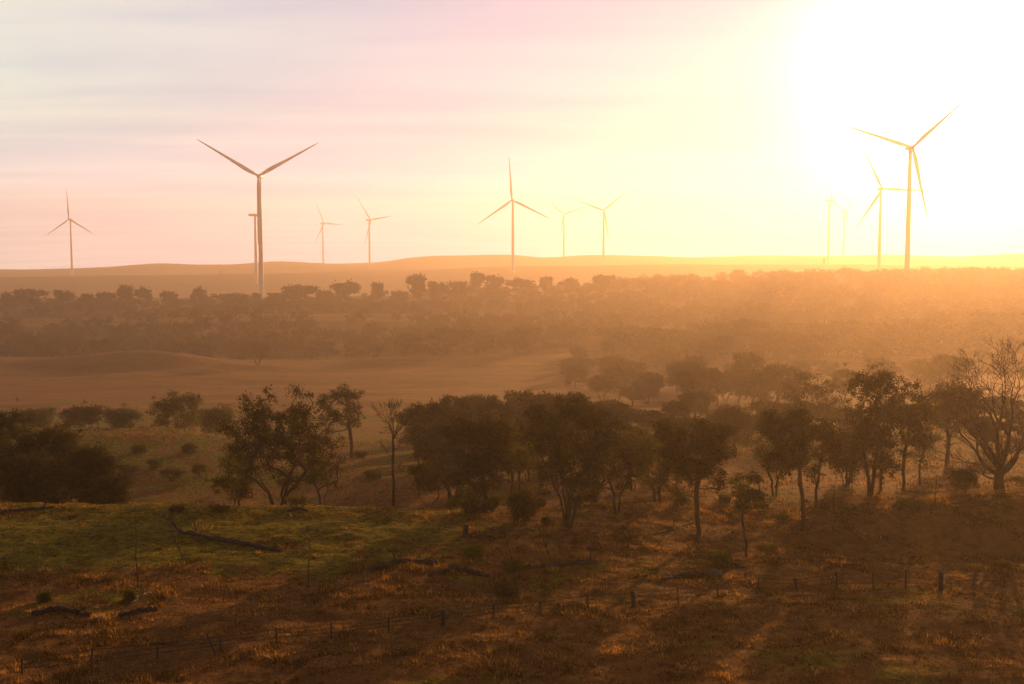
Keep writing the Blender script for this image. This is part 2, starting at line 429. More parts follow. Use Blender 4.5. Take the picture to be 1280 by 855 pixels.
# ------------------------------------------------------------------ wind turbines
def ring_tube(pts, radii, sides=12, cap=True):
    """lofted tube through pts"""
    vs, fs = [], []
    n = len(pts)
    for i in range(n):
        a = Vector(pts[max(i - 1, 0)]); b = Vector(pts[min(i + 1, n - 1)])
        t = (b - a).normalized()
        ref = Vector((0, 0, 1)) if abs(t.z) < .9 else Vector((1, 0, 0))
        s = t.cross(ref).normalized(); q = s.cross(t)
        for k in range(sides):
            an = 2 * math.pi * k / sides
            vs.append(Vector(pts[i]) + (s * math.cos(an) + q * math.sin(an)) * radii[i])
    for i in range(n - 1):
        for k in range(sides):
            k2 = (k + 1) % sides
            fs.append((i * sides + k, i * sides + k2, (i + 1) * sides + k2, (i + 1) * sides + k))
    if cap:
        fs.append(tuple(range(sides - 1, -1, -1))); fs.append(tuple((n - 1) * sides + k for k in range(sides)))
    return vs, fs

M_WHITE = simple_mat('turbine_white_paint', (.50, .50, .51), .45, .05, .25, .5)
M_CONC = simple_mat('concrete', (.34, .33, .31), .85, .2, 1.2)
HUB_BACK = 5.2          # hub centre ahead of the tower axis
BLADE = 62.0

def blade_mesh():
    # span along +z, chord along x, thickness along y; root is round
    st = [(0.0,1.35,1.35,0),(2.0,1.32,1.3,0),(5,1.75,1.1,14),(9,2.25,.85,12),(13,2.3,.66,10),(20,1.95,.48,7),(30,1.5,.34,4),(42,1.1,.22,2),(52,.8,.14,.5),(58,.55,.09,-.5),(61,.3,.05,-1),(62,.08,.02,-1)]
    vs, fs = [], []; k = 14
    for (z, c, t, tw) in st:
        a = R(tw); off = -.35 * max(0, c - 1.35)
        pre = 1.6 * (z / 62.0) ** 2.2          # prebend away from the tower
        for i in range(k):
            an = 2 * math.pi * i / k
            x = .8 * c * math.cos(an) + off
            y = t * math.sin(an) * (1 - .35 * (math.cos(an) < -.2) * (z > 4))
            vs.append((x * math.cos(a) - y * math.sin(a), x * math.sin(a) + y * math.cos(a) - pre, z + 1.2))
    n = len(st)
    for j in range(n - 1):
        for i in range(k):
            i2 = (i + 1) % k
            fs.append((j * k + i, j * k + i2, (j + 1) * k + i2, (j + 1) * k + i))
    fs.append(tuple(range(k - 1, -1, -1))); fs.append(tuple((n - 1) * k + i for i in range(k)))
    me = bpy.data.meshes.new('blade'); me.from_pydata(vs, [], fs); me.materials.append(M_WHITE)
    me.polygons.foreach_set('use_smooth', [True] * len(me.polygons)); me.update()
    return me
BLADE_ME = blade_mesh()

def loft_y(st, k=16, sq=4.0):
    """rounded-box loft along y: (y, half width, half height, z offset)"""
    vs, fs = [], []
    for (y, a, b, zo) in st:
        for i in range(k):
            an = 2 * math.pi * (i + .5) / k
            c, s = math.cos(an), math.sin(an)
            vs.append((a * math.copysign(abs(c) ** (2 / sq), c), y, zo + b * math.copysign(abs(s) ** (2 / sq), s)))
    n = len(st)
    for j in range(n - 1):
        for i in range(k):
            i2 = (i + 1) % k
            fs.append((j * k + i, (j + 1) * k + i, (j + 1) * k + i2, j * k + i2))
    fs.append(tuple(range(k))); fs.append(tuple((n - 1) * k + i for i in range(k - 1, -1, -1)))
    return vs, fs

def turbine(u, vhub, Y, yaw, ang, label):
    """u, vhub: hub in the photo; yaw: rotor axis turned from facing the camera; ang: first blade, degrees from +x up"""
    h = at(u, vhub, DS(Y))
    yw = R(yaw)
    ax = Vector((math.sin(yw), -math.cos(yw), 0))        # from tower towards the hub
    tx, ty = h.x - ax.x * HUB_BACK * K, h.y - ax.y * HUB_BACK * K
    zg = gz(tx, ty)
    H = (h.z - zg) / K
    root = empty('wind_turbine', (tx, ty, zg), yw)
    root.scale = (K, K, K)
    tag(root, label, 'wind turbine', 'wind turbines across the hills')
    zs = [-1.5, 0, .25 * H, .5 * H, .75 * H, H - 2.2]
    rs = [2.35, 2.35, 2.15, 1.95, 1.75, 1.5]
    v, f = ring_tube([(0, 0, z) for z in zs], rs, 20)
    tw = mesh_obj('tower', v, f, M_WHITE, root, True)
    v, f = ring_tube([(0, 0, -2.2), (0, 0, .25), (0, 0, .45)], [4.6, 4.6, 4.3], 20)
    mesh_obj('foundation', v, f, M_CONC, root)
    v, f = loft_y([(9.2, 1.1, 1.1, H + .3), (8.9, 1.7, 1.6, H + .3), (4, 2.0, 1.95, H + .2), (-2.0, 2.0, 1.95, H), (-3.0, 1.75, 1.7, H), (-3.3, 1.5, 1.5, H)])
    nc = mesh_obj('nacelle', v, f, M_WHITE, root, True)
    v, f = ring_tube([(0, 7.6, H + 2.0), (0, 7.6, H + 3.6)], [.09, .05], 6)
    mesh_obj('wind_vane', v, f, M_WHITE, nc)
    v, f = ring_tube([(0, -3.35, H), (0, -3.7, H), (0, -4.6, H), (0, -5.6, H), (0, -6.4, H), (0, -6.9, H), (0, -7.1, H)], [1.45, 1.75, 1.85, 1.7, 1.2, .6, .1], 18)
    mesh_obj('hub', v, f, M_WHITE, root, True)
    for k in range(3):
        b = link(bpy.data.objects.new('blade', BLADE_ME), root)
        b.location = (0, -HUB_BACK, H)
        b.rotation_euler = (0, R(90 - (ang + 120 * k)), 0)
    return root

TURB = [
 (86, 274, 2150, -12, 92, 'small hazy wind turbine standing alone at the far left, one blade straight up'),
 (323, 220, 945, 4, 29, 'tall wind turbine on the left, two upper blades spread in a wide V'),
 (323.5, 269, 1480, 104, 90, 'wind turbine seen side on, half hidden behind the tall tower on the left'),
 (405, 279, 2700, 52, 118, 'smallest wind turbine just right of the tall left turbine, rotor turned aside'),
 (463.5, 275, 2250, 50, 130, 'thin wind turbine with a long blade pointing down left of its tower'),
 (640, 250, 1517, -14, 94, 'wind turbine in the middle of the picture with one blade straight up'),
 (705, 268, 2830, 0, 20, 'faint small wind turbine with a shallow V of blades, right of centre'),
 (755, 263, 2150, 0, 40, 'wind turbine right of centre with a blade reaching up to the right'),
 (1040, 251, 2165, 58, 110, 'pale wind turbine in the glare, left and taller one of a close pair'),
 (1058, 265, 2700, 50, 46, 'faintest shortest wind turbine, right one of a close pair in the glare'),
 (1103, 236, 1350, 0, -3, 'wind turbine whose level blade crosses the tower of the tallest turbine at right'),
 (1141, 184, 909, 0, 43, 'tallest wind turbine at right in white glare, one blade raised to upper right'),
]
for t in TURB: turbine(*t)
# ------------------------------------------------------------------ vegetation generators
M_BARK = simple_mat('eucalypt_bark', (.050, .035, .026), .9, .45, 2.5, .1, (1, 1, .25))
M_DEAD = simple_mat('weathered_dead_wood', (.038, .026, .020), .85, .4, 3.0, .15, (1, 1, .3))
M_LOG = simple_mat('grey_fallen_timber', (.036, .031, .030), .9, .5, 2.2, .15)
M_LEAF = leaf_mat('gum_leaves', (.016, .018, .007), (.060, .055, .018), .40)
M_LEAF2 = leaf_mat('young_gum_leaves', (.034, .042, .010), (.11, .115, .028), .5)
M_SHRUB = leaf_mat('shrub_leaves', (.05, .06, .010), (.14, .15, .025), .5)
M_DARKSHRUB = leaf_mat('dark_shrub_leaves', (.022, .024, .009), (.085, .072, .022), .42)

class Wood:
    """grows limbs from a trunk to target points; radii by the pipe model"""
    def __init__(s, rng): s.P = []; s.par = []; s.rng = rng; s.paths = []
    def path(s, start, pts):
        ids = [start] if start is not None else []
        for p in pts:
            s.P.append(Vector(p)); s.par.append(ids[-1] if ids else -1); ids.append(len(s.P) - 1)
        s.paths.append(ids); return ids
    def trunk(s, pts, n=7, jit=.06):
        out = []
        L = (Vector(pts[-1]) - Vector(pts[0])).length
        for i in range(n + 1):
            t = i / n * (len(pts) - 1); k = min(int(t), len(pts) - 2); f = t - k
            p = Vector(pts[k]).lerp(Vector(pts[k + 1]), f)
            if 0 < i: p += Vector((s.rng.uniform(-1, 1), s.rng.uniform(-1, 1), 0)) * jit * L * .35
            out.append(p)
        return s.path(None, out)
    def reach(s, tgt, droop=.12, zbias=.9, jit=.1, forbid=0, seg=None, hook=.5):
        A = np.array([tuple(p) for p in s.P]); t = np.array(tuple(tgt))
        d = A - t; dist = np.sqrt((d ** 2).sum(1))
        cost = dist + zbias * np.maximum(0, A[:, 2] - t[2] + .1 * dist) * 2.2
        if forbid: cost[A[:, 2] < forbid] += 3 + 2 * (forbid - A[A[:, 2] < forbid, 2])
        i = int(cost.argmin()); a = s.P[i]; L = (tgt - a).length
        if L < .05: return
        n = seg or max(3, min(7, int(L / .8) + 2))
        pr = s.par[i]
        d0 = (a - s.P[pr]).normalized() if pr >= 0 else Vector((0, 0, 1))
        c1 = a + (d0 * .45 + (tgt - a).normalized() * .55) * L * .38
        c2 = tgt - ((tgt - a).normalized() * .6 + Vector((0, 0, hook))) * L * .3
        c2.z -= droop * L * .3
        pts = []
        for k in range(1, n + 1):
            f = k / n
            p = a * (1 - f) ** 3 + c1 * 3 * f * (1 - f) ** 2 + c2 * 3 * f * f * (1 - f) + tgt * f ** 3
            if k < n: p = p + Vector((s.rng.gauss(0, 1), s.rng.gauss(0, 1), s.rng.gauss(0, 1))) * jit * L * .22
            pts.append(p)
        return s.path(i, pts)
    def mesh(s, tip, rbase, expo=2.3, minr=.012):
        n = len(s.P); w = [0.0] * n; ch = [0] * n
        for i in range(n):
            if s.par[i] >= 0: ch[s.par[i]] += 1
        for i in range(n - 1, -1, -1):
            if ch[i] == 0: w[i] += tip ** expo
            if s.par[i] >= 0: w[s.par[i]] += w[i] + (tip * .25) ** expo
        rad = [x ** (1 / expo) for x in w]
        top = max(rad[p[0]] for p in s.paths if s.par[p[0]] < 0)
        rad = [minr + (rbase - minr) * min(1.0, r / top) for r in rad]
        V_, F_ = [], []
        for ids in s.paths:
            rr = [rad[i] for i in ids]
            root = s.par[ids[0]] < 0
            if not root: rr[0] = min(rr[0], rr[1] * 1.25)
            else: rr[0] *= 1.3
            sides = 8 if rr[0] > .12 else (5 if rr[0] > .04 else 3)
            v, f = ring_tube([s.P[i] for i in ids], rr, sides, cap=False)
            b = len(V_); V_ += v; F_ += [tuple(b + q for q in t) for t in f]
        return V_, F_

def leaf_cloud(rng, clumps, per, L, Wd, flat=.7, tint_c=None, rm=None):
    """clumps: (x,y,z,r). Returns V (n*4,3), faces, tint"""
    C = np.array(clumps); r = C[:, 3]
    n = np.maximum(4, (per * (r / (rm or r.mean())) ** 2).astype(int))
    idx = np.repeat(np.arange(len(C)), n); m = len(idx)
    d = rng.normal(size=(m, 3)); d /= np.linalg.norm(d, axis=1)[:, None]
    q = rng.random(m) ** .5 * np.where(rng.random(m) < .24, 1.5, 1.0)
    P = C[idx, :3] + d * (q * r[idx])[:, None] * np.array([1, 1, flat])
    a = rng.normal(size=(m, 3)); a[:, 2] -= .5; a /= np.linalg.norm(a, axis=1)[:, None]
    b = rng.normal(size=(m, 3)); b -= a * (a * b).sum(1)[:, None]; b /= np.linalg.norm(b, axis=1)[:, None]
    l = L * (.6 + .8 * rng.random(m))[:, None]; w = Wd * (.6 + .8 * rng.random(m))[:, None]
    c = np.cross(a, b) * w * .25
    Vv = np.stack([P, P + a * l * .5 + b * w * .5 + c, P + a * l, P + a * l * .5 - b * w * .5 + c], 1).reshape(-1, 3)
    Fc = np.arange(m * 4).reshape(m, 4)
    tc_ = rng.random(len(C)) if tint_c is None else tint_c
    t = np.clip(.55 * tc_[idx] + .45 * rng.random(m), 0, 1)
    return Vv, Fc, np.repeat(t, 4)

def crown_clumps(rng, cx, cy, zb, zt, a, b, n, r0, umbrella=.5, hollow=.5):
    """clump centres inside a lumpy crown; umbrella: how much of them sit in the upper shell"""
    out = []
    cz = zb + (zt - zb) * .45
    lobes = [(rng.uniform(0, 6.28), rng.uniform(.75, 1.08)) for _ in range(6)]
    tries = 0
    while len(out) < n and tries < n * 60:
        tries += 1
        th = rng.uniform(0, 2 * math.pi); s = rng.uniform(-1, 1)
        if rng.random() < umbrella: s = abs(s) ** .6
        k = rng.uniform(hollow, 1) ** .6 * rng.choice([.82, .92, 1.0, 1.06])
        lob = sum(max(0, math.cos(th - t0) * .8 + math.cos((s - q) * 3) * .35) ** 3 for t0, q in lobes) / 1.5
        k *= min(1.08, .55 + .5 * lob)
        ho = math.sqrt(max(0, 1 - s * s)) if s > 0 else math.sqrt(max(0, 1 - (s * .9) ** 2))
        hz = (zt - cz - r0 * .5) if s > 0 else (cz - zb)
        x = cx + a * k * ho * math.cos(th); y = cy + b * k * ho * math.sin(th); z = cz + hz * s * (k if s < 0 else k ** .7)
        if all((x - o[0]) ** 2 + (y - o[1]) ** 2 + ((z - o[2]) * 1.3) ** 2 > (r0 * .78) ** 2 for o in out):
            out.append((x, y, z, r0 * rng.choice([.45, .6, .75, .9, 1.1])))
    return out

def make_tree(name, base, H, cx, cy, a, b, zb, label=None, cat='tree', group=None, stems=1, nc=34, per=150, r0=1.0,
              lean=0.0, fork=.45, rb=None, leaf=(.26, .12), mat=None, seed=1, umbrella=.3, hollow=.3, spread=.5, bark=None, twigs=2, flat=.7):
    """standing tree: trunk mesh with its limbs, crown mesh of leaves; all coordinates relative to the base"""
    rng = random.Random(seed); nr = np.random.default_rng(seed)
    root = empty(name, base); tag(root, label, cat, group)
    Wd = Wood(rng)
    cl = crown_clumps(rng, cx, cy, zb, H, a, b, nc, r0, umbrella, hollow)
    fz = max(.6, H * fork)
    if stems == 1:
        Wd.trunk([(0, 0, -.4), (lean * .4, 0, fz * .5), (cx * .45 + lean, cy * .45, fz), (cx * .8, cy * .8, fz + (H - fz) * .45)], 8, .05)
        fb = fz * .72
    else:
        for k in range(stems):
            an = 2 * math.pi * (k + rng.uniform(-.25, .25)) / stems
            sx, sy = math.cos(an) * spread * a, math.sin(an) * spread * b
            Wd.trunk([(math.cos(an) * .18, math.sin(an) * .18, -.4), (sx * .35 + cx * .2, sy * .35 + cy * .2, fz * .55), (cx * .6 + sx, cy * .6 + sy, fz * 1.1)], 6, .07)
        fb = fz * .35
    for c in sorted(cl, key=lambda c: (c[0] - cx * .5) ** 2 + (c[1] - cy * .5) ** 2 + (c[2] - fz) ** 2):
        ids = Wd.reach(Vector(c[:3]), forbid=fb)
        if ids and twigs:
            e = Wd.P[ids[-1]]
            for _ in range(twigs):
                d = Vector((rng.gauss(0, 1), rng.gauss(0, 1), rng.gauss(.3, .7))).normalized() * c[3] * .9
                Wd.path(ids[-1], [e + d * .5 + Vector((0, 0, -.05)), e + d])
    v, f = Wd.mesh(.014, rb or (.022 * H + .02), 2.0)
    mesh_obj('trunk', v, f, bark or M_BARK, root, True)
    hz = np.array([(c[2] - zb) / max(.1, H - zb) for c in cl])
    rm = sum(c[3] for c in cl) / max(1, len(cl))
    if leaf[0] < .45:                        # loose sprays hanging off the clumps make the outline ragged
        cl = cl + [(c[0] + rng.gauss(0, 1) * c[3] * .75, c[1] + rng.gauss(0, 1) * c[3] * .75, c[2] + rng.gauss(-.1, .6) * c[3], c[3] * rng.uniform(.2, .42)) for c in cl for _ in range(3)]
        cl = [c for c in cl if c[2] > .25]
    V_, F_, t = leaf_cloud(nr, cl, per * (.62 if leaf[0] < .45 else 1), leaf[0], leaf[1], flat, None, rm)
    link(bpy.data.objects.new('crown', np_mesh('crown', V_, F_, 4, mat or M_LEAF, False, {'tint': t})), root)
    return root

def make_bare(name, base, limbs, label, group=None, seed=1, mat=None, depth=5, trunk=None, rb=.3):
    """leafless tree grown by repeated forking: trunk polyline, then limbs (start index, direction, length, radius)"""
    rng = random.Random(seed)
    root = empty(name, base); tag(root, label, 'tree', group)
    tv, tf = ring_tube([Vector(p) for p in trunk], [rb * (1.35, 1.08, 1, .95, .8, .7)[min(i, 5)] for i in range(len(trunk))], 10)
    tv = [q + Vector((rng.gauss(0, .03), rng.gauss(0, .03), 0)) * rb * 2 for q in tv]
    mesh_obj('trunk', tv, tf, mat or M_DEAD, root, True)
    V_, F_ = [], []
    def grow(p, d, L, r, dep):
        n = 5 if dep > 2 else 3
        ps, rr = [p], [r]
        cur = d.copy(); tips = []
        for i in range(n):
            cur = (cur + Vector((rng.gauss(0, .13), rng.gauss(0, .13), rng.gauss(.03, .11)))).normalized()
            ps.append(ps[-1] + cur * L / n); rr.append(max(.021, r * (1 - .32 * (i + 1) / n))); tips.append(cur.copy())
        if dep == 0: rr[-1] *= .4
        v, f = ring_tube(ps, rr, 7 if r > .12 else (5 if r > .04 else 3), cap=False)
        o_ = len(V_); V_.extend(v); F_.extend(tuple(o_ + q for q in t) for t in f)
        if dep == 0: return
        ax = Vector((rng.gauss(0, 1), rng.gauss(0, 1), rng.gauss(0, .5))).normalized()
        ax = (ax - cur * ax.dot(cur)).normalized()
        sp = rng.uniform(.3, .55)
        grow(ps[-1], (cur + ax * sp).normalized(), L * rng.uniform(.62, .85), rr[-1] * .84, dep - 1)
        grow(ps[-1], (cur - ax * sp * rng.uniform(.6, 1.1)).normalized(), L * rng.uniform(.6, .85), rr[-1] * .76, dep - 1)
        for k in range(1 if dep > 1 else 2):
            i = rng.randint(1, n - 1)
            ax = Vector((rng.gauss(0, 1), rng.gauss(0, 1), rng.gauss(.2, .6))).normalized()
            grow(ps[i], (tips[i - 1] * .7 + ax * .75).normalized(), L * rng.uniform(.4, .65), rr[i] * .55, max(0, dep - 2))
    for (p, d, L, r, dp) in limbs: grow(Vector(p), Vector(d).normalized(), L, r, dp)
    mesh_obj('branches', V_, F_, mat or M_DEAD, root, True)
    return root

def make_shrub(name, base, a, b, H, label, group=None, mat=None, seed=1, nc=14, per=110, r0=.5, leaf=(.16, .08), cat='shrub', flat=.8):
    rng = random.Random(seed); nr = np.random.default_rng(seed)
    root = empty(name, base); tag(root, label, cat, group)
    cl = crown_clumps(rng, 0, 0, H * .12, H, a, b, nc, r0, .45, .3)
    Wd = Wood(rng)
    for k in range(3):
        an = k * 2.1 + rng.random()
        Wd.trunk([(math.cos(an) * .05, math.sin(an) * .05, -.2), (math.cos(an) * a * .3, math.sin(an) * b * .3, H * .45)], 3, .05)
    for c in cl: Wd.reach(Vector(c[:3]), seg=3)
    v, f = Wd.mesh(.012, .05, 2.3)
    mesh_obj('stems', v, f, M_BARK, root, True)
    V_, F_, t = leaf_cloud(nr, cl, per, leaf[0], leaf[1], flat)
    link(bpy.data.objects.new('foliage', np_mesh('foliage', V_, F_, 4, mat or M_SHRUB, False, {'tint': t})), root)
    return root

def copy_tree(o, parent=None):
    c = o.copy(); COL.objects.link(c)
    if parent: c.parent = parent
    for ch in o.children: copy_tree(ch, c)
    return c

def tree_px(u, Y, u0, u1, vtop, vbot, label, name='gum_tree', z=None, **kw):
    """tree whose crown fills photo columns u0..u1 and rows vtop..vbot when it stands at distance Y under column u"""
    Y = DS(Y); p = ground_at(u, Y)
    sc = Y / F
    H = at(u, vtop, Y).z - p.z; zb = max(.3, at(u, vbot, Y).z - p.z)
    a = (u1 - u0) / 2 * sc; cx = ((u0 + u1) / 2 - u) * sc
    kw.setdefault('b', a * .85)
    b = kw.pop('b')
    return make_tree(name, p, H, cx, 0, a, b, zb, label, **kw)
# ------------------------------------------------------------------ near trees
G1 = 'gum trees along the gully'
tree_px(350, 121, 246, 446, 481, 618, 'broad many-stemmed gum tree with low spreading limbs behind the green crest', group=G1, stems=5, nc=101, per=233, r0=1.25, fork=.30, seed=11, spread=.38, umbrella=.2, hollow=.15, rb=.22)
tree_px(440, 192, 386, 474, 480, 545, 'straight-trunked gum tree right of the broad one, with a tufted flat crown', group=G1, nc=48, per=233, r0=1.25, fork=.5, seed=12)
pb = ground_at(492, 121); hb = at(0, 545, 121).z - pb.z
make_bare('bare_tree', pb, [((.05 * k, 0, hb - .3 + .25 * (k % 3)), (math.cos(k * 2.4) * .55, math.sin(k * 2.4) * .55, 1), 1.7, .075, 4) for k in range(7)] + [((0, 0, hb * .7), (-.8, .2, .6), 1.0, .04, 3), ((0, 0, hb * .8), (.8, -.2, .7), 1.1, .04, 3)], 'slender leafless tree with a fan of upright twigs right of the broad gum', seed=5, mat=M_BARK, trunk=[(0, 0, -.4), (.03, 0, hb * .3), (-.04, 0, hb * .6), (.02, 0, hb * .85), (0, 0, hb)], rb=.15)
tree_px(606, 111, 536, 668, 513, 618, 'dark dense gum tree with one thick trunk, left of the many-stemmed one', group=G1, nc=83, per=246, r0=1.1, fork=.38, seed=13, rb=.28)
tree_px(710, 104, 626, 812, 492, 628, 'wide gum tree with a fan of many thin stems rising from one base', group=G1, stems=9, nc=128, per=184, r0=1.05, fork=.42, seed=14, spread=.42, rb=.15, umbrella=.25)
tree_px(822, 117, 764, 862, 540, 614, 'short gum tree with two slanting trunks between the fan-stemmed and twin-forked ones', group=G1, stems=2, nc=51, per=209, r0=.95, fork=.45, seed=15, spread=.3, mat=M_LEAF2, rb=.2)
tree_px(872, 103, 808, 932, 520, 618, 'gum tree with stout upright trunk and drooping crown on the pale slope', group=G1, nc=75, per=221, r0=1.0, fork=.42, seed=16, rb=.26)
tree_px(934, 97.5, 903, 962, 584, 636, 'small crooked sapling tree with a thin crown at the end of the shadowed gully', group=G1, nc=24, per=110, r0=.75, fork=.42, seed=17, lean=-.5, rb=.13, mat=M_LEAF2)
tree_px(1004, 106, 942, 1032, 506, 590, 'gum tree with a heavy dark crown leaning left on a tall bare trunk', group=G1, nc=67, per=233, r0=1.05, fork=.5, seed=18, rb=.22)
tree_px(1020, 114, 1003, 1062, 518, 600, 'thin gum tree standing close behind the left-leaning one', group=G1, nc=45, per=159, r0=.9, fork=.5, seed=19, rb=.16)
tree_px(1088, 117, 1044, 1132, 458, 598, 'tallest gum tree in the right grove, forked near the ground, airy clumped crown', group=G1, stems=2, nc=78, per=159, r0=1.05, fork=.42, seed=20, spread=.35, rb=.24, hollow=.55)
tree_px(1100, 121, 1070, 1122, 500, 590, 'slim gum tree in the shade right behind the tall forked one', group=G1, nc=35, per=147, r0=.9, fork=.5, seed=26, rb=.17)
tree_px(1129, 121, 1106, 1168, 466, 575, 'gum tree with open crown between the tall forked gum and the bare dead tree', group=G1, nc=48, per=159, r0=1.0, fork=.45, seed=21, rb=.2)
tree_px(1184, 160, 1138, 1226, 466, 545, 'hazy flat-topped gum tree just left of and behind the dead tree', group=G1, nc=56, per=233, r0=1.35, fork=.5, seed=22)
tree_px(1002, 190, 962, 1062, 468, 545, 'hazy broad gum tree behind the left part of the right grove', group=G1, nc=67, per=221, r0=1.5, fork=.5, seed=23)
tree_px(918, 172, 878, 950, 502, 570, 'hazy rounded gum tree behind the stout-trunked one on the slope', group=G1, nc=54, per=233, r0=1.4, fork=.42, seed=24)
tree_px(1058, 128, 1024, 1088, 540, 610, 'low scrubby gum tree with hanging branches among the right grove trunks', group=G1, nc=40, per=110, r0=.85, fork=.35, seed=25, stems=3, spread=.4, rb=.12)
pd = ground_at(1249, 118)
make_bare('dead_tree', pd, [((-.1, 0, 1.5), (-.95, .2, .55), 3.6, .26, 6), ((-.1, 0, 2.2), (-.65, -.3, 1.0), 3.9, .27, 7), ((0, 0, 2.4), (-.2, .3, 1), 4.3, .32, 7), ((.1, 0, 2.4), (.3, -.2, 1.1), 4.2, .30, 7), ((.1, .1, 2.0), (.8, .3, .75), 3.9, .27, 7), ((.1, 0, 1.7), (.9, -.3, .45), 3.2, .2, 6), ((-.1, .1, 2.3), (-.45, .8, .9), 3.6, .22, 6), ((-.2, 0, 1.1), (-.9, -.2, .1), 2.4, .13, 5)], 'big bare dead tree with thick spreading limbs at the right edge', seed=9, depth=6, trunk=[(0, 0, -.5), (0, 0, .4), (-.05, 0, 1.2), (0, 0, 1.9), (0, .05, 2.5)], rb=.55)
tree_px(-62, 92, -150, 4, 392, 560, 'gum tree at the left edge of the picture, only a few leafy twig tips showing', nc=81, per=135, r0=1.0, fork=.4, seed=31)
for (u, Y, u0, u1, vt, vb, sd, lab) in [
    (566, 122, 520, 606, 540, 622, 71, 'dark bushy gum filling the gap left of the dark dense gum'),
    (648, 122, 612, 690, 508, 610, 72, 'gum tree crowded between the dark dense gum and the fan-stemmed one'),
    (770, 112, 736, 812, 548, 622, 73, 'low leafy gum at the right foot of the fan-stemmed gum'),
    (792, 126, 752, 826, 520, 606, 74, 'gum tree behind the right side of the fan-stemmed gum'),
    (846, 132, 806, 884, 536, 604, 75, 'gum tree behind the short one with two slanting trunks'),
    (968, 124, 936, 1000, 536, 606, 76, 'slim gum tree behind the left-leaning one with a tall bare trunk'),
    (1062, 134, 1030, 1096, 500, 590, 77, 'gum tree behind the scrubby one in the right grove'),
    (1150, 130, 1122, 1184, 492, 590, 78, 'narrow gum tree in the gap left of the dead tree'),
    (404, 126, 366, 440, 540, 624, 79, 'leafy young gum under the right side of the broad gum'),
    (296, 128, 262, 330, 552, 626, 80, 'leafy young gum under the left side of the broad gum')]:
    tree_px(u, Y, u0, u1, vt, vb, lab, group=G1, stems=1 + sd % 3, nc=36, per=127, r0=.95, fork=.4, seed=sd, mat=M_LEAF if sd % 2 else M_LEAF2, spread=.35, rb=.15)
# dark thicket at the left
G2 = 'thicket of dark trees at the left'
for (u, Y, u0, u1, vt, vb, sd, lab) in [
    (18, 128, -40, 62, 512, 622, 41, 'dark round-topped bushy tree at the left end of the thicket behind the green crest'),
    (68, 132, 28, 116, 526, 624, 42, 'dark bushy tree in the middle of the left thicket, lower than its left neighbour'),
    (-50, 124, -110, 10, 522, 622, 43, 'dark bushy tree cut by the left edge of the picture'),
    (112, 127, 78, 146, 556, 626, 44, 'low brownish bushy tree at the right of the left thicket'),
    (36, 121, -10, 84, 566, 628, 45, 'low dark bush filling the front of the left thicket'),
    (142, 123, 120, 166, 590, 628, 46, 'smallest bush at the right end of the left thicket')]:
    tree_px(u, Y, u0, u1, vt, vb + 14, lab, name='bushy_tree', group=G2, stems=4, nc=94, per=255, r0=1.2, fork=.3, seed=sd, mat=M_DARKSHRUB if sd != 44 else M_LEAF, umbrella=.3, hollow=.3, spread=.45, rb=.14)
G3 = 'round shrubs on the far side of the gully'
for (u, Y, u0, u1, vt, vb, sd, lab) in [
    (101, 238, 70, 132, 507, 531, 51, 'dark dome-shaped shrub at the near edge of the pink field'),
    (218, 222, 174, 262, 489, 545, 52, 'large rounded bushy tree in front of the pink field left of the broad gum'),
    (262, 232, 240, 300, 505, 545, 53, 'paler loose bush right of the large rounded bushy tree'),
    (150, 240, 132, 176, 510, 532, 54, 'low olive bush between the dome-shaped shrub and the large rounded one'),
    (30, 236, 4, 72, 510, 535, 55, 'low olive bush left of the dark dome-shaped shrub'),
    (520, 215, 496, 548, 505, 552, 56, 'low dark bush right of the slender leafless tree')]:
    tree_px(u, Y, u0, u1, vt, vb, lab, name='round_shrub', group=G3, cat='shrub', stems=4, nc=54, per=209, r0=1.5, fork=.25, seed=sd, mat=M_DARKSHRUB if sd in (51, 56) else M_LEAF2, umbrella=.5, spread=.5, leaf=(.4, .2), rb=.14)
for q, (u, v, wp, hp) in enumerate([(196, 586, 26, 14), (236, 566, 22, 12), (176, 566, 20, 10), (250, 596, 34, 18), (214, 602, 40, 18), (160, 596, 30, 16), (468, 600, 26, 12), (452, 572, 18, 8)]):
    p = on_ground(u, v, 128); sc = p.y / F
    make_shrub('shrub', p, wp / 2 * sc, wp / 2.4 * sc, hp * sc, 'low dark scrub bush on the shaded slope beyond the green crest', 'scrub on the slope beyond the crest', M_DARKSHRUB if q % 3 else M_LEAF2, 90 + q, nc=18, per=59, r0=.7, leaf=(.3, .15))
ur = random.Random(21)
for q in range(20):
    u = ur.uniform(520, 960); v = ur.uniform(612, 648) - (8 if u > 800 else 0)
    p = on_ground(u, v, 100); sc = p.y / F; wp = ur.uniform(16, 34)
    make_shrub('shrub', p, wp / 2 * sc, wp / 2.3 * sc, wp * ur.uniform(.4, .8) * sc, 'small bush among the trunks of the near gum trees', 'undergrowth among the near gum trees', [M_DARKSHRUB, M_LEAF, M_LEAF2][q % 3], 140 + q, nc=16, per=60, r0=.5, leaf=(.24, .12))
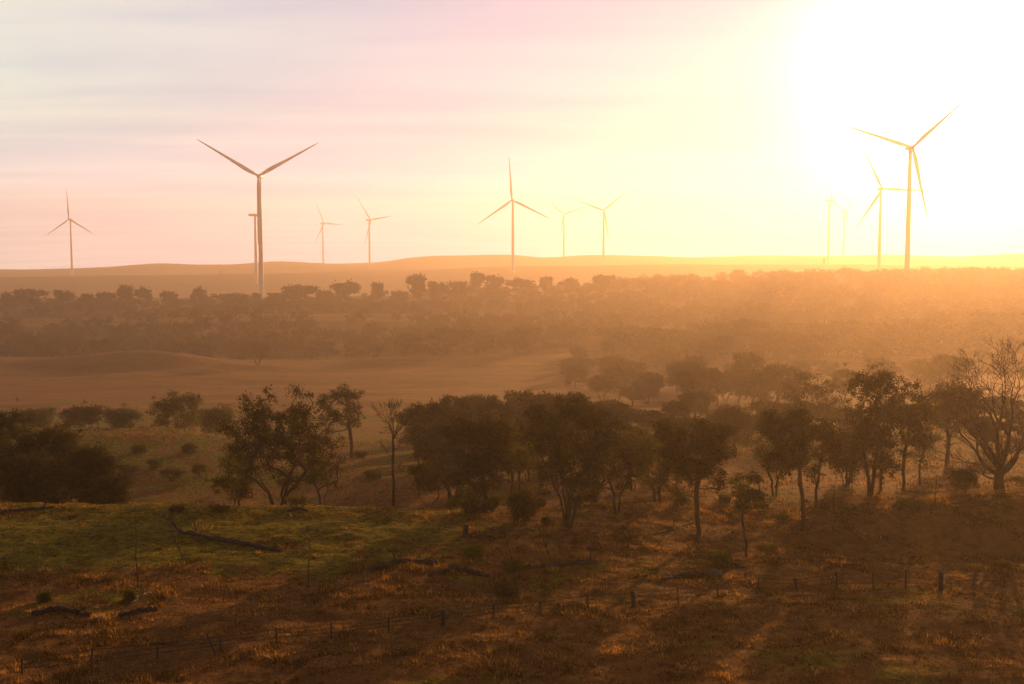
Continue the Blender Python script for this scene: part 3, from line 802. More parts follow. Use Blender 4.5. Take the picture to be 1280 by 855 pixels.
# trees filling the gully behind the near ones
G4 = 'hazy trees in the valley behind the near gums'
mid_protos = []
def mid_tree(u, Y, w, vtop, sd, lab=None, trunkv=None):
    Y = DS(Y); p = ground_at(u, Y); H = at(u, vtop, Y).z - p.z
    a = w / 2 * Y / F
    k = sd % 6
    if len(mid_protos) <= k:
        q = len(mid_protos)
        mid_protos.append(make_tree('valley_gum_tree', p, 10, [.3,-.4,.2,0,-.2,.5][q], 0, [4.6,5.2,4.0,5.6,4.4,5.0][q], 4.4, [3,2.4,4,2.6,3.4,3][q], lab, 'tree', G4, stems=[1,2,1,3,1,2][q], nc=42, per=120, r0=1.3, fork=.42, seed=300 + q, leaf=(.5, .26), rb=.24, hollow=.5, twigs=0))
        o = mid_protos[-1]; ref = q
    else:
        o = copy_tree(mid_protos[k]); ref = k
    o.location = p; o['label'] = lab or 'hazy gum tree in the crowded valley behind the near gully trees'
    sx = a / [4.6,5.2,4.0,5.6,4.4,5.0][ref]
    o.scale = (sx, sx, H / 10); 
    if sd % 2: o.scale.x *= -1
    return o
for q, (u, Y, w, vt) in enumerate([(545,185,60,500),(568,205,54,493),(592,215,50,494),(622,190,58,492),(650,210,60,486),(682,200,56,488),(716,215,50,490),(742,185,62,500),(770,200,54,506),(790,165,64,540),(808,205,58,512),(836,185,56,520),(846,215,48,500),(866,190,60,522),(868,240,52,490),(560,160,70,520),(640,155,70,520),(700,155,76,508),(905,200,60,512),(960,215,56,500),(940,190,60,520),(1010,215,60,500),(1050,205,56,510),(1110,210,58,505),(1150,200,64,505),(1200,210,64,500),(1250,215,60,496),(1275,190,60,510),(1230,170,50,520),(880,165,56,548),(1080,170,60,530),(530,165,50,530),(586,170,60,535),(660,170,64,535),(745,160,60,540),(720,190,50,520),(610,180,50,515),(675,225,50,494),(760,225,50,500)]):
    mid_tree(u, Y, w, vt, q)
mr = random.Random(12)
for q in range(64):
    u = mr.uniform(600, 1330); Y = mr.uniform(255, 480)
    if u < 700: continue
    vb_ = v_of(ground_at(u, DS(Y)))
    H_ = mr.uniform(6, 12) * F / Y
    mid_tree(u, Y, H_ * mr.uniform(.9, 1.35), vb_ - H_, q, 'gum tree half dissolved in the golden haze of the valley floor')
for q, (u, vb, w, vt, lab) in enumerate([
    (896, 508, 40, 458, 'faint gum tree with a visible trunk, left of the tallest faint one'),
    (932, 500, 46, 438, 'tallest faint gum tree in the haze beyond the grove, above the stout-trunked tree'),
    (968, 488, 34, 452, 'faint small gum tree in the haze right of the tallest faint one'),
    (1000, 482, 34, 450, 'faint gum tree in the haze between two others above the broad hazy gum'),
    (1096, 464, 44, 434, 'faint lone broad gum tree in the golden haze above the right grove'),
    (940, 514, 60, 470, 'faint wide gum tree in the haze below the tallest faint one'),
    (810, 506, 44, 474, 'faint round gum tree on the hazy field right of the middle'),
    (790, 508, 46, 482, 'faint low gum tree on the hazy field above the fan-stemmed gum'),
    (720, 472, 56, 446, 'faint low gum tree at the edge of the pink field, centre'),
    (758, 472, 36, 446, 'faint small gum tree at the edge of the field, right of centre'),
    (322, 457, 34, 428, 'lone gum tree at the right end of the sunlit crest line in the pink field')]):
    Yb = next((Y for Y in np.linspace(200, 560, 361) if v_of(ground_at(u, DS(Y))) <= vb), 400)
    mid_tree(u, float(Yb), w, vt, q + 3, lab)

# ------------------------------------------------------------------ far woodland
M_FAR = leaf_mat('distant_gum_leaves', (.014, .015, .007), (.042, .033, .012), .2)
G5 = 'gum trees of the far ridge and its slopes'
PA = [5.0, 4.2, 5.6, 4.6, 3.8, 5.2, 4.4, 6.0]
far_protos = []
def far_tree(p, a, H, k, label, yaw=0.0):
    if k >= len(far_protos):
        q = len(far_protos)
        o = make_tree('ridge_gum_tree', p, 10, [0,.5,-.4,.2,-.3,.6,0,.3][q], 0, PA[q], PA[q] * .9, [2.5,4.2,2.2,3.2,4.6,2.0,3.6,2.8][q], None, 'tree', G5, stems=[1,1,2,1,1,3,1,2][q], nc=26, per=46, r0=1.45, fork=.42, seed=400 + q, leaf=(1.0, .6), rb=.22, mat=M_FAR, twigs=0, hollow=.5)
        far_protos.append(o); ref = q
    else:
        o = copy_tree(far_protos[k]); ref = k
    o.location = p; o['label'] = label; s = a / PA[ref]
    o.scale = (s, s, H / 10); o.rotation_euler = (0, 0, yaw)
    return o
rf = random.Random(77)
# silhouettes that can be told apart on the skyline
SKY = [
 (10,760,22,366,'low round tree at the very left end of the ridge line'),(34,760,38,361,'wide flat-topped tree on the ridge at far left, below the small lone turbine'),
 (82,770,26,361,'umbrella-shaped tree on the ridge directly below the small lone turbine'),(108,770,20,366,'small round tree on the ridge just right of the umbrella-shaped one'),
 (134,775,24,365,'rounded tree on the ridge, left of a taller tree with a full crown'),(158,780,24,355,'tallest full-crowned tree on the left part of the ridge'),
 (180,780,20,358,'slim ragged tree on the ridge just right of the tallest left one'),(213,785,26,363,'low spreading tree on the ridge left of the faint lattice mast'),
 (250,785,28,360,'rounded tree on the ridge just left of the faint lattice mast'),(296,770,44,366,'wide dark tree at the foot of the tall left turbine, on its left'),
 (318,800,16,365,'small tree right at the foot of the tall left turbine'),(346,772,34,365,'flat dark tree on the ridge just right of the tall left turbine'),
 (376,782,40,356,'broad domed tree on the ridge right of the tall left turbine'),(405,785,30,362,'rounded tree on the ridge below the smallest turbine'),
 (435,790,36,350,'high domed tree on the ridge, tallest between the two thin turbines'),(472,800,24,352,'small open tree sticking up on the ridge below the long-bladed thin turbine'),
 (498,790,34,364,'low domed tree on the ridge left of the mop-headed one'),(522,792,23,342,'mop-headed tree standing clear above the ridge line left of centre'),
 (549,800,28,350,'round tree on the ridge right of the mop-headed one'),(574,810,28,350,'round tree on the ridge midway between mop-headed and tufted ones'),
 (598,830,20,340,'thin tufted tree on the ridge left of the centre turbine'),(616,830,28,343,'flat umbrella tree on the ridge just left of the centre turbine'),
 (650,840,34,347,'wide tree on the ridge at the foot of the centre turbine'),(682,850,26,345,'bumpy tree on the ridge below the faint small turbine'),
 (712,860,30,348,'rounded tree on the ridge between the faint turbine and its neighbour'),(750,860,28,343,'flat-topped tree on the ridge right of centre where the haze begins'),
 (838,880,14,349,'small dark tree on the slope where the golden haze begins'),(922,940,18,336,'small umbrella tree standing alone on the hazy right ridge'),
 (1212,960,24,334,'faint tree on the hazy ridge right of the tallest turbine')]
for q, (u, Y, wpx, vt, lab) in enumerate(SKY):
    Y = DS(Y); p = ground_at(u, Y); far_tree(p, wpx / 2 * Y / F * 1.1, at(u, vt, Y).z - p.z, q % 8, lab, rf.uniform(0, 6))
# the rest: candidates over the slopes
cand = []
def wood_density(u, Y):
    d = 0.0
    if u < 520:
        if 735 < Y < 850: d = .95
        if 510 < Y < 655: d = max(d, 1.0 if (u < 330 or Y < 600) else .45)
        if 640 <= Y < 690 and u < 330: d = .5 * (u > 150)
    if 440 < u:
        k = min(1, (u - 440) / 120)
        if 500 < Y < 960: d = max(d, .9 * k)
        if u < 730 and 675 < Y < 716: d = 0
    if u > 760 and 430 < Y < 1000: d = 1.0
    return d * min(1, max(0, .86 + 1.1 * float(fbm(u / 70, Y / 55, 91, 3))))
yy = 430.0
while yy < 1000:
    st = 11.5 * F / yy
    u = -140.0
    while u < 1420:
        uu = u + rf.uniform(-.45, .45) * st; Yc = yy + rf.uniform(-8, 8)
        if rf.random() < wood_density(uu, Yc): cand.append((uu, Yc))
        u += st
    yy += 11
vis = [c for c in cand if -20 < c[0] < 1300]
def zone(u, Y):
    if u < 420: return 'left'
    if u < 800: return 'middle'
    return 'right'
LAB = {('left', 0): 'dark gum tree crowded on the far slope below the ridge, left third', ('left', 1): 'dark gum tree packed along the far ridge at left',
       ('middle', 0): 'orange-lit hazy gum tree crowded on the far slope, middle', ('middle', 1): 'gum tree packed along the far ridge near the centre turbine',
       ('right', 0): 'gum tree fading into golden haze on the right slope', ('right', 1): 'gum tree almost lost in golden haze near the right ridge top'}
vis.sort(key=lambda c: c[1])
singles = vis[:150]; sset = set(singles)
for (u, Y) in singles:
    p = ground_at(u, DS(Y)); H = K * rf.choice([rf.uniform(5, 8), rf.uniform(8, 11), rf.uniform(10, 14)]) * (.62 if Y > 735 and u < 760 else 1); a = H * rf.uniform(.55, .9)
    far_tree(p, a, H, rf.randrange(8), LAB[(zone(u, Y), int(Y > 735))], rf.uniform(0, 6))
rest = [c for c in cand if c not in sset]
# beyond the nearest ones: the wood as one mass
nrg = np.random.default_rng(5)
VV, FF, TT = [], [], []; off = 0
for (u, Y) in rest:
    p = ground_at(u, DS(Y)); H = K * rf.uniform(6, 12.5) * (.62 if Y > 735 and u < 760 else 1); a = H * rf.uniform(.6, .95)
    cl = crown_clumps(rf, p.x, p.y, p.z + H * .12, p.z + H, a, a, 15, H * .22, .45, .4)
    v, f, t = leaf_cloud(nrg, cl, 26, 1.7, 1.0)
    VV.append(v); FF.append(f + off); TT.append(t); off += len(v)
if VV:
    o = link(bpy.data.objects.new('distant_woodland', np_mesh('distant_woodland', np.concatenate(VV), np.concatenate(FF), 4, M_FAR, False, {'tint': np.concatenate(TT)})))
    tag(o, 'hazy mass of gum woodland covering the far ridge and its slopes', 'woodland', None, 'stuff')
print('candidates', len(cand), 'singles', len(singles), 'mass', len(rest))
# ------------------------------------------------------------------ fallen timber, stumps, saplings, rocks
def timber(name, pts, rads, branches, label, cat='log', group=None, mat=None, seed=1):
    """fallen trunk through ground points with broken branches; pts are (u, v[, lift])"""
    rng = random.Random(seed)
    P = []
    for q in pts:
        p = on_ground(q[0], q[1]); p.z += (q[2] if len(q) > 2 else rads[0] * .45); P.append(p)
    rads = [r * .62 for r in rads]
    base = P[0].copy(); base.z = gz(base.x, base.y)
    root = empty(name, base); tag(root, label, cat, group)
    def dense(A, ra, n):
        out, rr = [], []
        for i in range(n):
            t = i / (n - 1) * (len(A) - 1); k = min(int(t), len(A) - 2); f = t - k
            p = A[k].lerp(A[k + 1], f); r = ra[k] * (1 - f) + ra[k + 1] * f
            out.append(p - base + Vector((rng.gauss(0, .05), rng.gauss(0, .05), rng.gauss(0, .04))))
            rr.append(r * rng.uniform(.72, 1.28))
        return out, rr
    a, b = dense(P, rads, 20)
    v, f = ring_tube(a, b, 9)
    v = [q + Vector((rng.gauss(0, .04), rng.gauss(0, .04), rng.gauss(0, .04))) for q in v]
    mesh_obj('trunk', v, f, mat or M_LOG, root, True)
    for (i, d, L, r) in branches:
        V_, F_ = [], []
        s = a[min(i * 19 // 11, 19)]; d = Vector(d).normalized()
        ps = [s + d * L * t + Vector((rng.gauss(0, .1), rng.gauss(0, .1), rng.gauss(0, .08))) * L * t * .6 + Vector((0, 0, .12)) * L * t * t for t in (0, .3, .6, 1)]
        v, f = ring_tube(ps, [r, r * .8, r * .55, r * .2], 6)
        V_ += v; F_ += f
        for _ in range(3):
            e = ps[rng.choice([1, 2, 2])]; dd = (d + Vector((rng.gauss(0, .6), rng.gauss(0, .6), rng.gauss(.1, .4)))).normalized()
            v, f = ring_tube([e, e + dd * L * .25, e + dd * L * .45], [r * .4, r * .28, r * .1], 5)
            o_ = len(V_); V_ += v; F_ += [tuple(o_ + q for q in t) for t in f]
        mesh_obj('branch', V_, F_, mat or M_LOG, root, True)
    return root

GL = 'fallen timber in the paddock'
timber('fallen_log', [(-12, 643), (30, 639), (70, 635), (122, 629)], [.28, .26, .22, .14], [(6, (.3, .2, .8), .9, .09), (9, (-.6, .4, .5), 1.2, .07), (3, (-.7, -.5, .3), 1.0, .07)], 'long dark log lying along the green crest at the far left', group=GL, seed=1)
timber('fallen_tree', [(346, 690), (300, 681), (262, 674), (226, 667)], [.40, .42, .36, .24], [(11, (-1, .6, .55), 2.6, .16), (11, (-.8, .1, .9), 1.6, .12), (10, (-1, -.6, .1), 2.0, .12), (9, (-.5, 1, .4), 1.8, .1), (7, (-.9, -.8, .15), 1.5, .09)], 'big fallen dead tree on the green crest with bare forked branches at its left end', group=GL, seed=2)
timber('fallen_log', [(40, 770), (75, 763), (112, 772)], [.34, .38, .26], [(4, (.5, -.6, .35), 1.0, .08), (9, (.7, -.4, .2), 1.1, .07)], 'thick dark log in the dry grass near the left edge', group=GL, seed=3)
timber('fallen_log', [(148, 772), (172, 766), (196, 764)], [.26, .3, .22], [(3, (-.9, .2, .4), 1.0, .06), (8, (.5, .5, .3), .9, .06)], 'short dark log in the dry grass beside the pale broken branch', group=GL, seed=4)
M_PALE = simple_mat('bleached_wood', (.17, .15, .13), .8, .3, 3.0, .2)
timber('broken_branch', [(166, 757, .12), (174, 750, .3), (188, 747, .45)], [.13, .11, .05], [(7, (.3, -.2, .7), .5, .05)], 'bleached pale broken branch catching the light in the dry grass', 'branch', GL, M_PALE, 5)
timber('fallen_log', [(462, 715), (500, 703), (546, 706)], [.36, .40, .28], [(5, (-.4, .6, .5), 1.2, .09), (9, (.8, .5, .3), 1.2, .08)], 'thick dark log in the grass left of the green bush, higher of two', group=GL, seed=6)
timber('fallen_log', [(536, 722), (570, 712), (612, 722)], [.30, .36, .26], [(2, (-.7, -.4, .3), 1.1, .08)], 'dark log just below the green bush in the middle of the paddock', group=GL, seed=7)
timber('fallen_log', [(655, 712), (700, 709), (748, 704)], [.32, .36, .34], [(10, (-.1, .1, 1), .9, .10), (3, (-.3, .9, .3), .9, .07)], 'straight bluish log with an upright stub at its right end', group=GL, seed=8)
timber('fallen_log', [(826, 727), (856, 720), (884, 721)], [.22, .3, .3], [(3, (-.9, .2, .3), 1.0, .07)], 'low dark log touching a grey boulder right of the middle', group=GL, seed=9)
timber('fallen_branch', [(806, 673), (840, 663), (874, 651)], [.14, .2, .12], [(6, (.2, .6, .5), 1.4, .07), (9, (.4, -.3, .8), 1.0, .06), (3, (-.6, .6, .3), 1.2, .06)], 'dark fallen limb on the pale slope under the stout-trunked gum tree', 'branch', GL, seed=10)
timber('fallen_log', [(588, 674), (602, 672), (618, 675)], [.22, .26, .2], [], 'short log lying beside the upright stump', group=GL, seed=11)
timber('fallen_log', [(902, 702), (916, 705), (932, 711)], [.2, .22, .12], [(8, (.8, .3, .3), .9, .06)], 'small dark log at the end of the shadowed gully behind the low green bush', group=GL, seed=12)
timber('fallen_log', [(360, 640), (372, 637), (384, 640)], [.2, .26, .16], [(4, (-.6, .2, .5), .9, .06), (7, (.6, .4, .4), .8, .06)], 'little tangled log on the crest in front of the broad gum', group=GL, seed=13)

def stump(u, v, h, r, label, seed):
    rng = random.Random(seed); p = on_ground(u, v)
    vs, fs = ring_tube([(0, 0, -.2), (0, 0, .05), (.02, 0, h * .5), (.03, .02, h)], [r * 1.35, r * 1.15, r * .95, r * .9], 11)
    vs = [q + Vector((rng.gauss(0, .02), rng.gauss(0, .02), rng.gauss(0, .05) if q.z > h * .9 else 0)) for q in vs]
    o = mesh_obj('tree_stump', vs, fs, M_LOG); o.location = p
    tag(o, label, 'stump'); return o
stump(582, 671, 1.0, .3, 'upright dark tree stump on the orange grass below the dark dense gum', 3)

def sapling(name, u, v, tops, label, r=.045, seed=1, twigs=7, group='bare saplings in the paddock', leafy=False):
    rng = random.Random(seed); p = on_ground(u, v); sc = p.y / F
    root = empty(name, p); tag(root, label, 'sapling', group)
    V_, F_ = [], []; ends = []
    base_pts = None
    for k, (ut, vt) in enumerate(tops):
        e = Vector(((ut - u) * sc, rng.uniform(-.2, .2), (v - vt) * sc))
        s = Vector((0, 0, -.2)) if k == 0 else base_pts[3]
        ps = []
        for i in range(9):
            t = i / 8; q = s.lerp(e, t)
            if 0 < i < 8: q += Vector((rng.gauss(0, .06), rng.gauss(0, .05), 0)) * (e - s).length * .12
            ps.append(q)
        if k == 0: base_pts = ps
        rr = [r * (1 - .8 * i / 8) * (1 if k == 0 else .7) for i in range(9)]
        v_, f_ = ring_tube(ps, rr, 6)
        o_ = len(V_); V_ += v_; F_ += [tuple(o_ + q for q in t) for t in f_]
        ends.append(ps)
    mesh_obj('trunk', V_, F_, M_BARK, root, True)
    V_, F_ = [], []
    for _ in range(twigs):
        ps = rng.choice(ends); q = ps[rng.randint(3, 7)]
        d = Vector((rng.gauss(0, 1), rng.gauss(0, 1), rng.uniform(.2, 1))).normalized() * rng.uniform(.3, .9)
        v_, f_ = ring_tube([q, q + d * .5 + Vector((0, 0, .04)), q + d], [.02, .015, .008], 4)
        o_ = len(V_); V_ += v_; F_ += [tuple(o_ + i for i in t) for t in f_]
    mesh_obj('branches', V_, F_, M_BARK, root, True)
    return root
sapling('bare_sapling', 172, 736, [(172, 624)], 'tall straight bare sapling pole at the left of the paddock', .06, 1, 4)
sapling('bare_sapling', 229, 698, [(205, 640), (212, 628)], 'leaning bare sapling in front of the fallen dead tree', .05, 2, 5)
sapling('bare_sapling', 386, 735, [(388, 636)], 'tall thin bare sapling right of the fallen dead tree', .055, 3, 8)
sapling('bare_sapling', 193, 716, [(198, 690)], 'shortest bare sapling, just right of the tall straight pole', .035, 4, 3)
sapling('bare_sapling', 640, 700, [(626, 645), (620, 640)], 'bare sapling leaning left, left one of two in the middle of the paddock', .06, 5, 6)
sapling('bare_sapling', 690, 703, [(670, 650), (694, 645), (684, 655)], 'forked bare sapling right of the left-leaning one', .07, 6, 8)
sapling('bare_sapling', 1041, 642, [(1043, 588)], 'thin bare sapling under the right grove beside the scrubby gum', .06, 7, 8)
sapling('bare_sapling', 1168, 634, [(1170, 584), (1178, 600)], 'thin sapling on the shadowed slope left of the dead tree', .06, 8, 8)

def rock(u, v, r, label, seed):
    rng = np.random.default_rng(seed); bm = bmesh.new()
    bmesh.ops.create_icosphere(bm, subdivisions=3, radius=1)
    for q in bm.verts:
        n = float(fbm(q.co.x * 1.3 + seed, q.co.y * 1.3 + q.co.z, seed, 3))
        q.co = Vector((q.co.x * r * 1.3, q.co.y * r, q.co.z * r * .7)) * (1 + .35 * n)
    me = bpy.data.meshes.new('boulder'); bm.to_mesh(me); bm.free(); me.materials.append(M_ROCK)
    o = link(bpy.data.objects.new('boulder', me)); p = on_ground(u, v); o.location = p + Vector((0, 0, r * .25))
    tag(o, label, 'boulder'); return o
M_ROCK = simple_mat('weathered_stone', (.085, .08, .078), .9, .35, 1.6, .15)
rock(893, 720, .62, 'grey boulder at the right end of a low dark log', 5)
rock(124, 776, .28, 'small grey stone at the right end of the thick dark log on the left', 7)

# ------------------------------------------------------------------ shrubs
GS = 'low shrubs in the paddock'
def shrub_px(u, v, wpx, hpx, label, mat=None, seed=1, name='shrub', group=GS, **kw):
    p = on_ground(u, v); sc = p.y / F
    return make_shrub(name, p, wpx / 2 * sc, wpx / 2.4 * sc, hpx * sc, label, group, mat, seed, **kw)
shrub_px(592, 702, 46, 22, 'bright olive-green bush in the middle of the paddock, biggest of the green ones', seed=1, nc=22, r0=.42)
shrub_px(642, 718, 32, 19, 'green bush at the left end of the straight bluish log', seed=2, nc=16, r0=.4)
shrub_px(897, 708, 40, 20, 'dark olive bush at the mouth of the shadowed gully', M_LEAF2, 3, nc=18, r0=.42)
shrub_px(960, 694, 34, 13, 'low olive bush left of the fence above its short leaning post', M_LEAF2, 4)
shrub_px(56, 752, 20, 15, 'small green bush behind the thick dark log on the left', seed=5, r0=.35)
shrub_px(163, 750, 16, 13, 'small green bush behind the pale broken branch', seed=6, r0=.3)
shrub_px(372, 634, 30, 15, 'green bush on the crest at the foot of the broad gum', seed=7, r0=.45)
shrub_px(632, 752, 42, 24, 'dark twiggy bush in the orange grass above the fence, middle', M_DARKSHRUB, 8, nc=22, per=90, r0=.45)
shrub_px(590, 641, 26, 11, 'low dark mound of shrub by the thick trunk of the dark dense gum', M_DARKSHRUB, 9, nc=14, r0=.4)
shrub_px(657, 652, 48, 40, 'dark round bush between the dark dense gum and the fan-stemmed one', M_DARKSHRUB, 10, nc=44, per=170, r0=.75, leaf=(.2, .1))
shrub_px(568, 636, 30, 14, 'yellow-green bush left of the thick trunk of the dark dense gum', seed=11, r0=.42)
shrub_px(682, 655, 18, 9, 'tiny olive bush under the fan-stemmed gum', M_LEAF2, 12, nc=8, r0=.3)
shrub_px(980, 650, 40, 9, 'low olive scrub at the foot of the left-leaning gum', M_LEAF2, 13, r0=.35)
shrub_px(1062, 640, 50, 12, 'low green scrub along the shadow edge under the right grove', seed=14, r0=.4)
shrub_px(1136, 634, 50, 10, 'green tufted scrub right of the tall forked gum', seed=15, r0=.36)
shrub_px(1206, 616, 52, 34, 'dark bush under the hanging limbs left of the dead tree trunk', M_LEAF, 16, nc=30, per=110, r0=.65, leaf=(.22, .11))
shrub_px(1268, 606, 40, 12, 'low green bush at the right edge behind the dead tree', seed=17, r0=.4)
shrub_px(276, 640, 34, 9, 'rusty dry bush on the crest left of the broad gum', M_LEAF2, 18, r0=.35)
shrub_px(222, 640, 30, 8, 'dark low bush on the crest right of the tall straight pole', M_DARKSHRUB, 19, r0=.3)
tree_px(536, 126, 512, 562, 575, 612, 'dark domed bush in the shaded gully left of the dark dense gum', name='round_shrub', cat='shrub', stems=4, nc=40, per=190, r0=.8, fork=.25, seed=61, mat=M_DARKSHRUB, umbrella=.4, spread=.5, rb=.1)

# ------------------------------------------------------------------ wire fence
def build_fence():
    thin, thick = .068, .17
    posts = [(28, 843, thin, 22), (114, 837, thin, 28), (196, 823, thin, 22), (276, 813, thin, 18), (346, 804, thin, 20), (415, 798, thin, 20), (486, 789, thin, 19), (554, 782, thick, 20), (617, 773, thin, 19), (676, 769, thin, 19), (735, 761, thin, 19), (792, 759, thick, 20), (848, 755, thin, 21), (897, 749, thin, 20), (947, 743, thin, 22), (997, 739, .11, 16), (1046, 737, thin, 22), (1092, 737, thin, 23), (1132, 737, .075, 25), (1176, 738, .2, 24), (1217, 733, thin, 22), (1255, 735, thin, 22), (1298, 737, thin, 22)]
    root = empty('wire_fence', on_ground(617, 773))
    tag(root, 'old wire fence of thin steel posts and a few timber posts crossing the dry paddock', 'fence')
    b = root.location; tops = []
    m_st = simple_mat('rusty_steel', (.030, .022, .018), .7, .3, 6, .4)
    for i, (u, v, r, hp) in enumerate(posts):
        rng = random.Random(i); p = on_ground(u, v); h = hp * p.y / F
        lean = Vector((rng.gauss(0, .05), rng.gauss(0, .05), 1)) * h
        if i == 15: lean = Vector((-.28, 0, .95)) * h
        if r < .09: v_, f_ = ring_tube([p - b - Vector((0, 0, .3)), p - b + lean * .5, p - b + lean], [r, r, r], 6)
        else:
            v_, f_ = ring_tube([p - b - Vector((0, 0, .3)), p - b + lean * .35, p - b + lean * .7, p - b + lean], [r * 1.08, r, r * .97, r * .9], 9)
            v_ = [q + Vector((rng.gauss(0, .012), rng.gauss(0, .012), rng.gauss(0, .02))) for q in v_]
        o = mesh_obj('post', v_, f_, m_st if r < .09 else M_LOG, root, r >= .09)
        if r >= .09: o['label'] = 'thick weathered timber post'
        tops.append((p - b, lean))
    for f in (.35, .62, .9):
        pts = []
        for k in range(len(tops) - 1):
            a = tops[k][0] + tops[k][1] * f; c = tops[k + 1][0] + tops[k + 1][1] * f
            for t in (0, .33, .67): pts.append(a.lerp(c, t) - Vector((0, 0, .1 * t * (1 - t))))
        pts.append(tops[-1][0] + tops[-1][1] * f)
        v_, f_ = ring_tube(pts, [.022] * len(pts), 4)
        mesh_obj('wire', v_, f_, m_st, root)
build_fence()
# the loose stick by the fence at left
p = on_ground(270, 818)
v_, f_ = ring_tube([(0, 0, -.1), (-.2, 0, .45), (-.42, .05, .95), (-.62, .05, 1.3)], [.06, .06, .05, .03], 7)
o = mesh_obj('leaning_stick', v_, f_, M_LOG, None, True); o.location = p
tag(o, 'broken stick leaning to the left in the grass beside the fence', 'stick')

# ------------------------------------------------------------------ power line pylons far behind the ridge
def pylon(u, vt, Y, label):
    Y = DS(Y); t = at(u, vt, Y); zg = gz(t.x, Y); H = t.z - zg
    root = empty('lattice_pylon', (t.x, Y, zg)); tag(root, label, 'pylon', 'lattice pylons behind the ridge')
    V_, F_ = [], []
    def bar(a, b, r):
        r *= K
        v, f = ring_tube([a, b], [r, r], 4); o_ = len(V_); V_.extend(v); F_.extend(tuple(o_ + q for q in t_) for t_ in f)
    w0, w1 = H * .09, H * .02
    zs = [H * i / 8 for i in range(9)]
    W = [w0 + (w1 - w0) * (i / 8) ** .8 for i in range(9)]
    c = lambda i, k: Vector((W[i] * (1, 1, -1, -1)[k % 4], W[i] * (1, -1, -1, 1)[k % 4], zs[i]))
    for k in range(4):
        for i in range(8):
            bar(c(i, k), c(i + 1, k), .16); bar(c(i, k), c(i + 1, k + 1), .09); bar(c(i, k + 1), c(i + 1, k), .09)
    mesh_obj('lattice_mast', V_, F_, M_STEEL, root)
    for z, wd in ((.74, .16), (.84, .13), (.94, .1)):
        V_, F_ = [], []
        bar(Vector((-H * wd, 0, H * z)), Vector((H * wd, 0, H * z)), .16)
        bar(Vector((-H * wd, 0, H * z)), Vector((0, 0, H * (z + .045))), .1); bar(Vector((H * wd, 0, H * z)), Vector((0, 0, H * (z + .045))), .1)
        for s in (-1, 1): bar(Vector((s * H * wd, 0, H * z)), Vector((s * H * wd, 0, H * z - 1.4)), .12)
        mesh_obj('crossarm', V_, F_, M_STEEL, root)
M_STEEL = simple_mat('galvanised_steel', (.3, .3, .3), .55, .15, 1, .5)
pylon(276, 338, 1450, 'faint lattice pylon behind the ridge left of the tall left turbine')
pylon(791, 332, 1450, 'faint lattice pylon on the hazy hill right of the middle turbines')
pylon(1030, 322, 1500, 'faintest lattice pylon in the bright haze below the close pair of turbines')

# ------------------------------------------------------------------ grass
def grass(name, pos, h, wd, nb, tint, spread, lean, mat, label, seed):
    """pos (n,3); h, wd per tuft; nb blades each: one mesh of thin triangles"""
    rg = np.random.default_rng(seed); n = len(pos); m = n * nb
    P = np.repeat(pos, nb, 0); hh = np.repeat(h, nb) * (.5 + .7 * rg.random(m)); ww = np.repeat(wd, nb) * (.6 + .7 * rg.random(m))
    an = rg.random(m) * 2 * np.pi; sp = np.repeat(spread * h, nb) * np.sqrt(rg.random(m))
    P = P + np.stack([np.cos(an) * sp, np.sin(an) * sp, np.zeros(m) - .03], 1)
    fa = rg.random(m) * np.pi
    side = np.stack([np.cos(fa), np.sin(fa), np.zeros(m)], 1) * (ww / 2)[:, None]
    out = np.stack([np.cos(an), np.sin(an), np.zeros(m)], 1) * (hh * lean * (.3 + rg.random(m)))[:, None]
    out += rg.normal(size=(m, 3)) * (hh * .12)[:, None] + np.array([-.12, 0, 0]) * hh[:, None]
    tip = P + out; tip[:, 2] = P[:, 2] + hh * (.75 + .25 * rg.random(m))
    V_ = np.stack([P - side, P + side, tip], 1).reshape(-1, 3)
    t = np.clip(np.repeat(tint, nb) + .25 * rg.normal(size=m), 0, 1)
    o = link(bpy.data.objects.new(name, np_mesh(name, V_, np.arange(m * 3).reshape(m, 3), 3, mat, False, {'tint': np.repeat(t, 3)})))
    tag(o, label, 'grass', None, 'stuff')
    return o
M_DRY = leaf_mat('dry_grass_blades', (.026, .024, .006), (.60, .37, .125), .55, (1.1, .97, .72), (.125, .078, .021))
M_GREEN = leaf_mat('green_grass_blades', (.06, .062, .007), (.34, .32, .03), .5, (1.2, 1.15, .6))
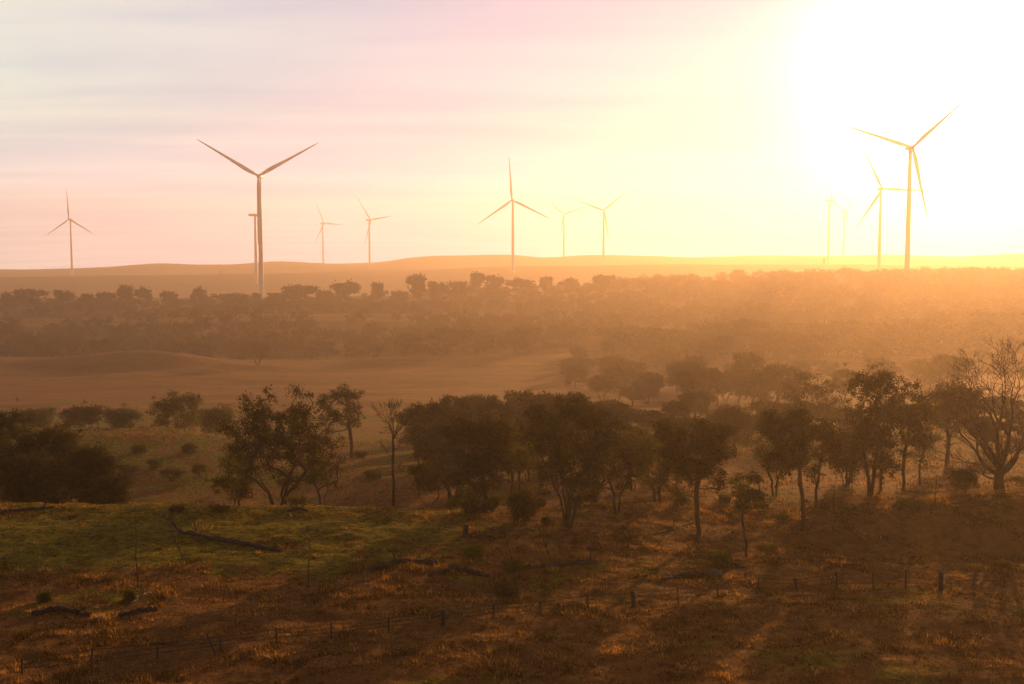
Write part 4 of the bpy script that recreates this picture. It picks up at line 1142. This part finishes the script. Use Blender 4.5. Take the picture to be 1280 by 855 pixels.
def scatter(n, y0, y1, seed, power=1.0):
    rg = np.random.default_rng(seed)
    y = (y0 ** (1 + power) + (y1 ** (1 + power) - y0 ** (1 + power)) * rg.random(n)) ** (1 / (1 + power))
    x = (rg.random(n) * 2 - 1) * (.60 * y + 4)
    return x, y, rg
x, y, rg = scatter(150000, 50, 119, 4)
g = green_amount(x, y) + .55 * (vnoise(x * .7, y * .7, 71) - .5)
patch = np.clip(.5 + .85 * fbm(x / 6, y / 3.5, 81, 4), 0, 1)
fine = vnoise(x * 1.1, y * 1.1, 83)
keep = ((g < .60) | (rg.random(len(x)) < np.where((y > 105) & (y < 112), .45, .12))) & (rg.random(len(x)) < .62 + 1.0 * patch * np.clip(fine - .3, 0, 1) * 1.6)
xd, yd = x[keep], y[keep]; pt = (patch * np.clip(fine * 1.5 - .3, 0, 1))[keep]
h = (.12 + .60 * pt ** 1.2 * (.3 + .7 * rg.random(len(xd)))) * (1 + (rg.random(len(xd)) < .02) * .5)
grass('dry_grass', np.stack([xd, yd, ground_z(xd, yd)], 1), h, .03 + .06 * h, 7, np.clip(.95 * vnoise(xd * .42, yd * .55, 85) ** 1.3 * (.45 + .7 * pt) + .45 * rg.random(len(xd)) ** 4, 0, 1), .4, .5, M_DRY, 'dry reddish tussock grass covering the paddock', 6)
kg = (g >= .42) & (rg.random(len(x)) < .6)
xg, yg = x[kg], y[kg]
h = .07 + .10 * rg.random(len(xg)) * (.5 + vnoise(xg * .8, yg * .8, 87))
grass('green_grass', np.stack([xg, yg, ground_z(xg, yg)], 1), h, .045 + 0 * h, 6, np.clip(.2 + .6 * vnoise(xg * .5, yg * .5, 88), 0, 1), 1.1, .5, M_GREEN, 'short green grass on the crest and in damp patches', 7)
x, y, rg = scatter(42000, 119, 260, 14)
patch = np.clip(.5 + .8 * fbm(x / 12, y / 9, 91, 4), 0, 1)
k2 = rg.random(len(x)) < .1 + patch
xs, ys = x[k2], y[k2]; pt = patch[k2]
h = .25 + .5 * pt * rg.random(len(xs))
grass('slope_grass', np.stack([xs, ys, ground_z(xs, ys)], 1), h, .06 + .06 * h, 5, np.clip(.1 + .7 * pt * rg.random(len(xs)), 0, 1), .7, .5, M_DRY, 'dry grass on the slopes of the gully behind the near trees', 8)
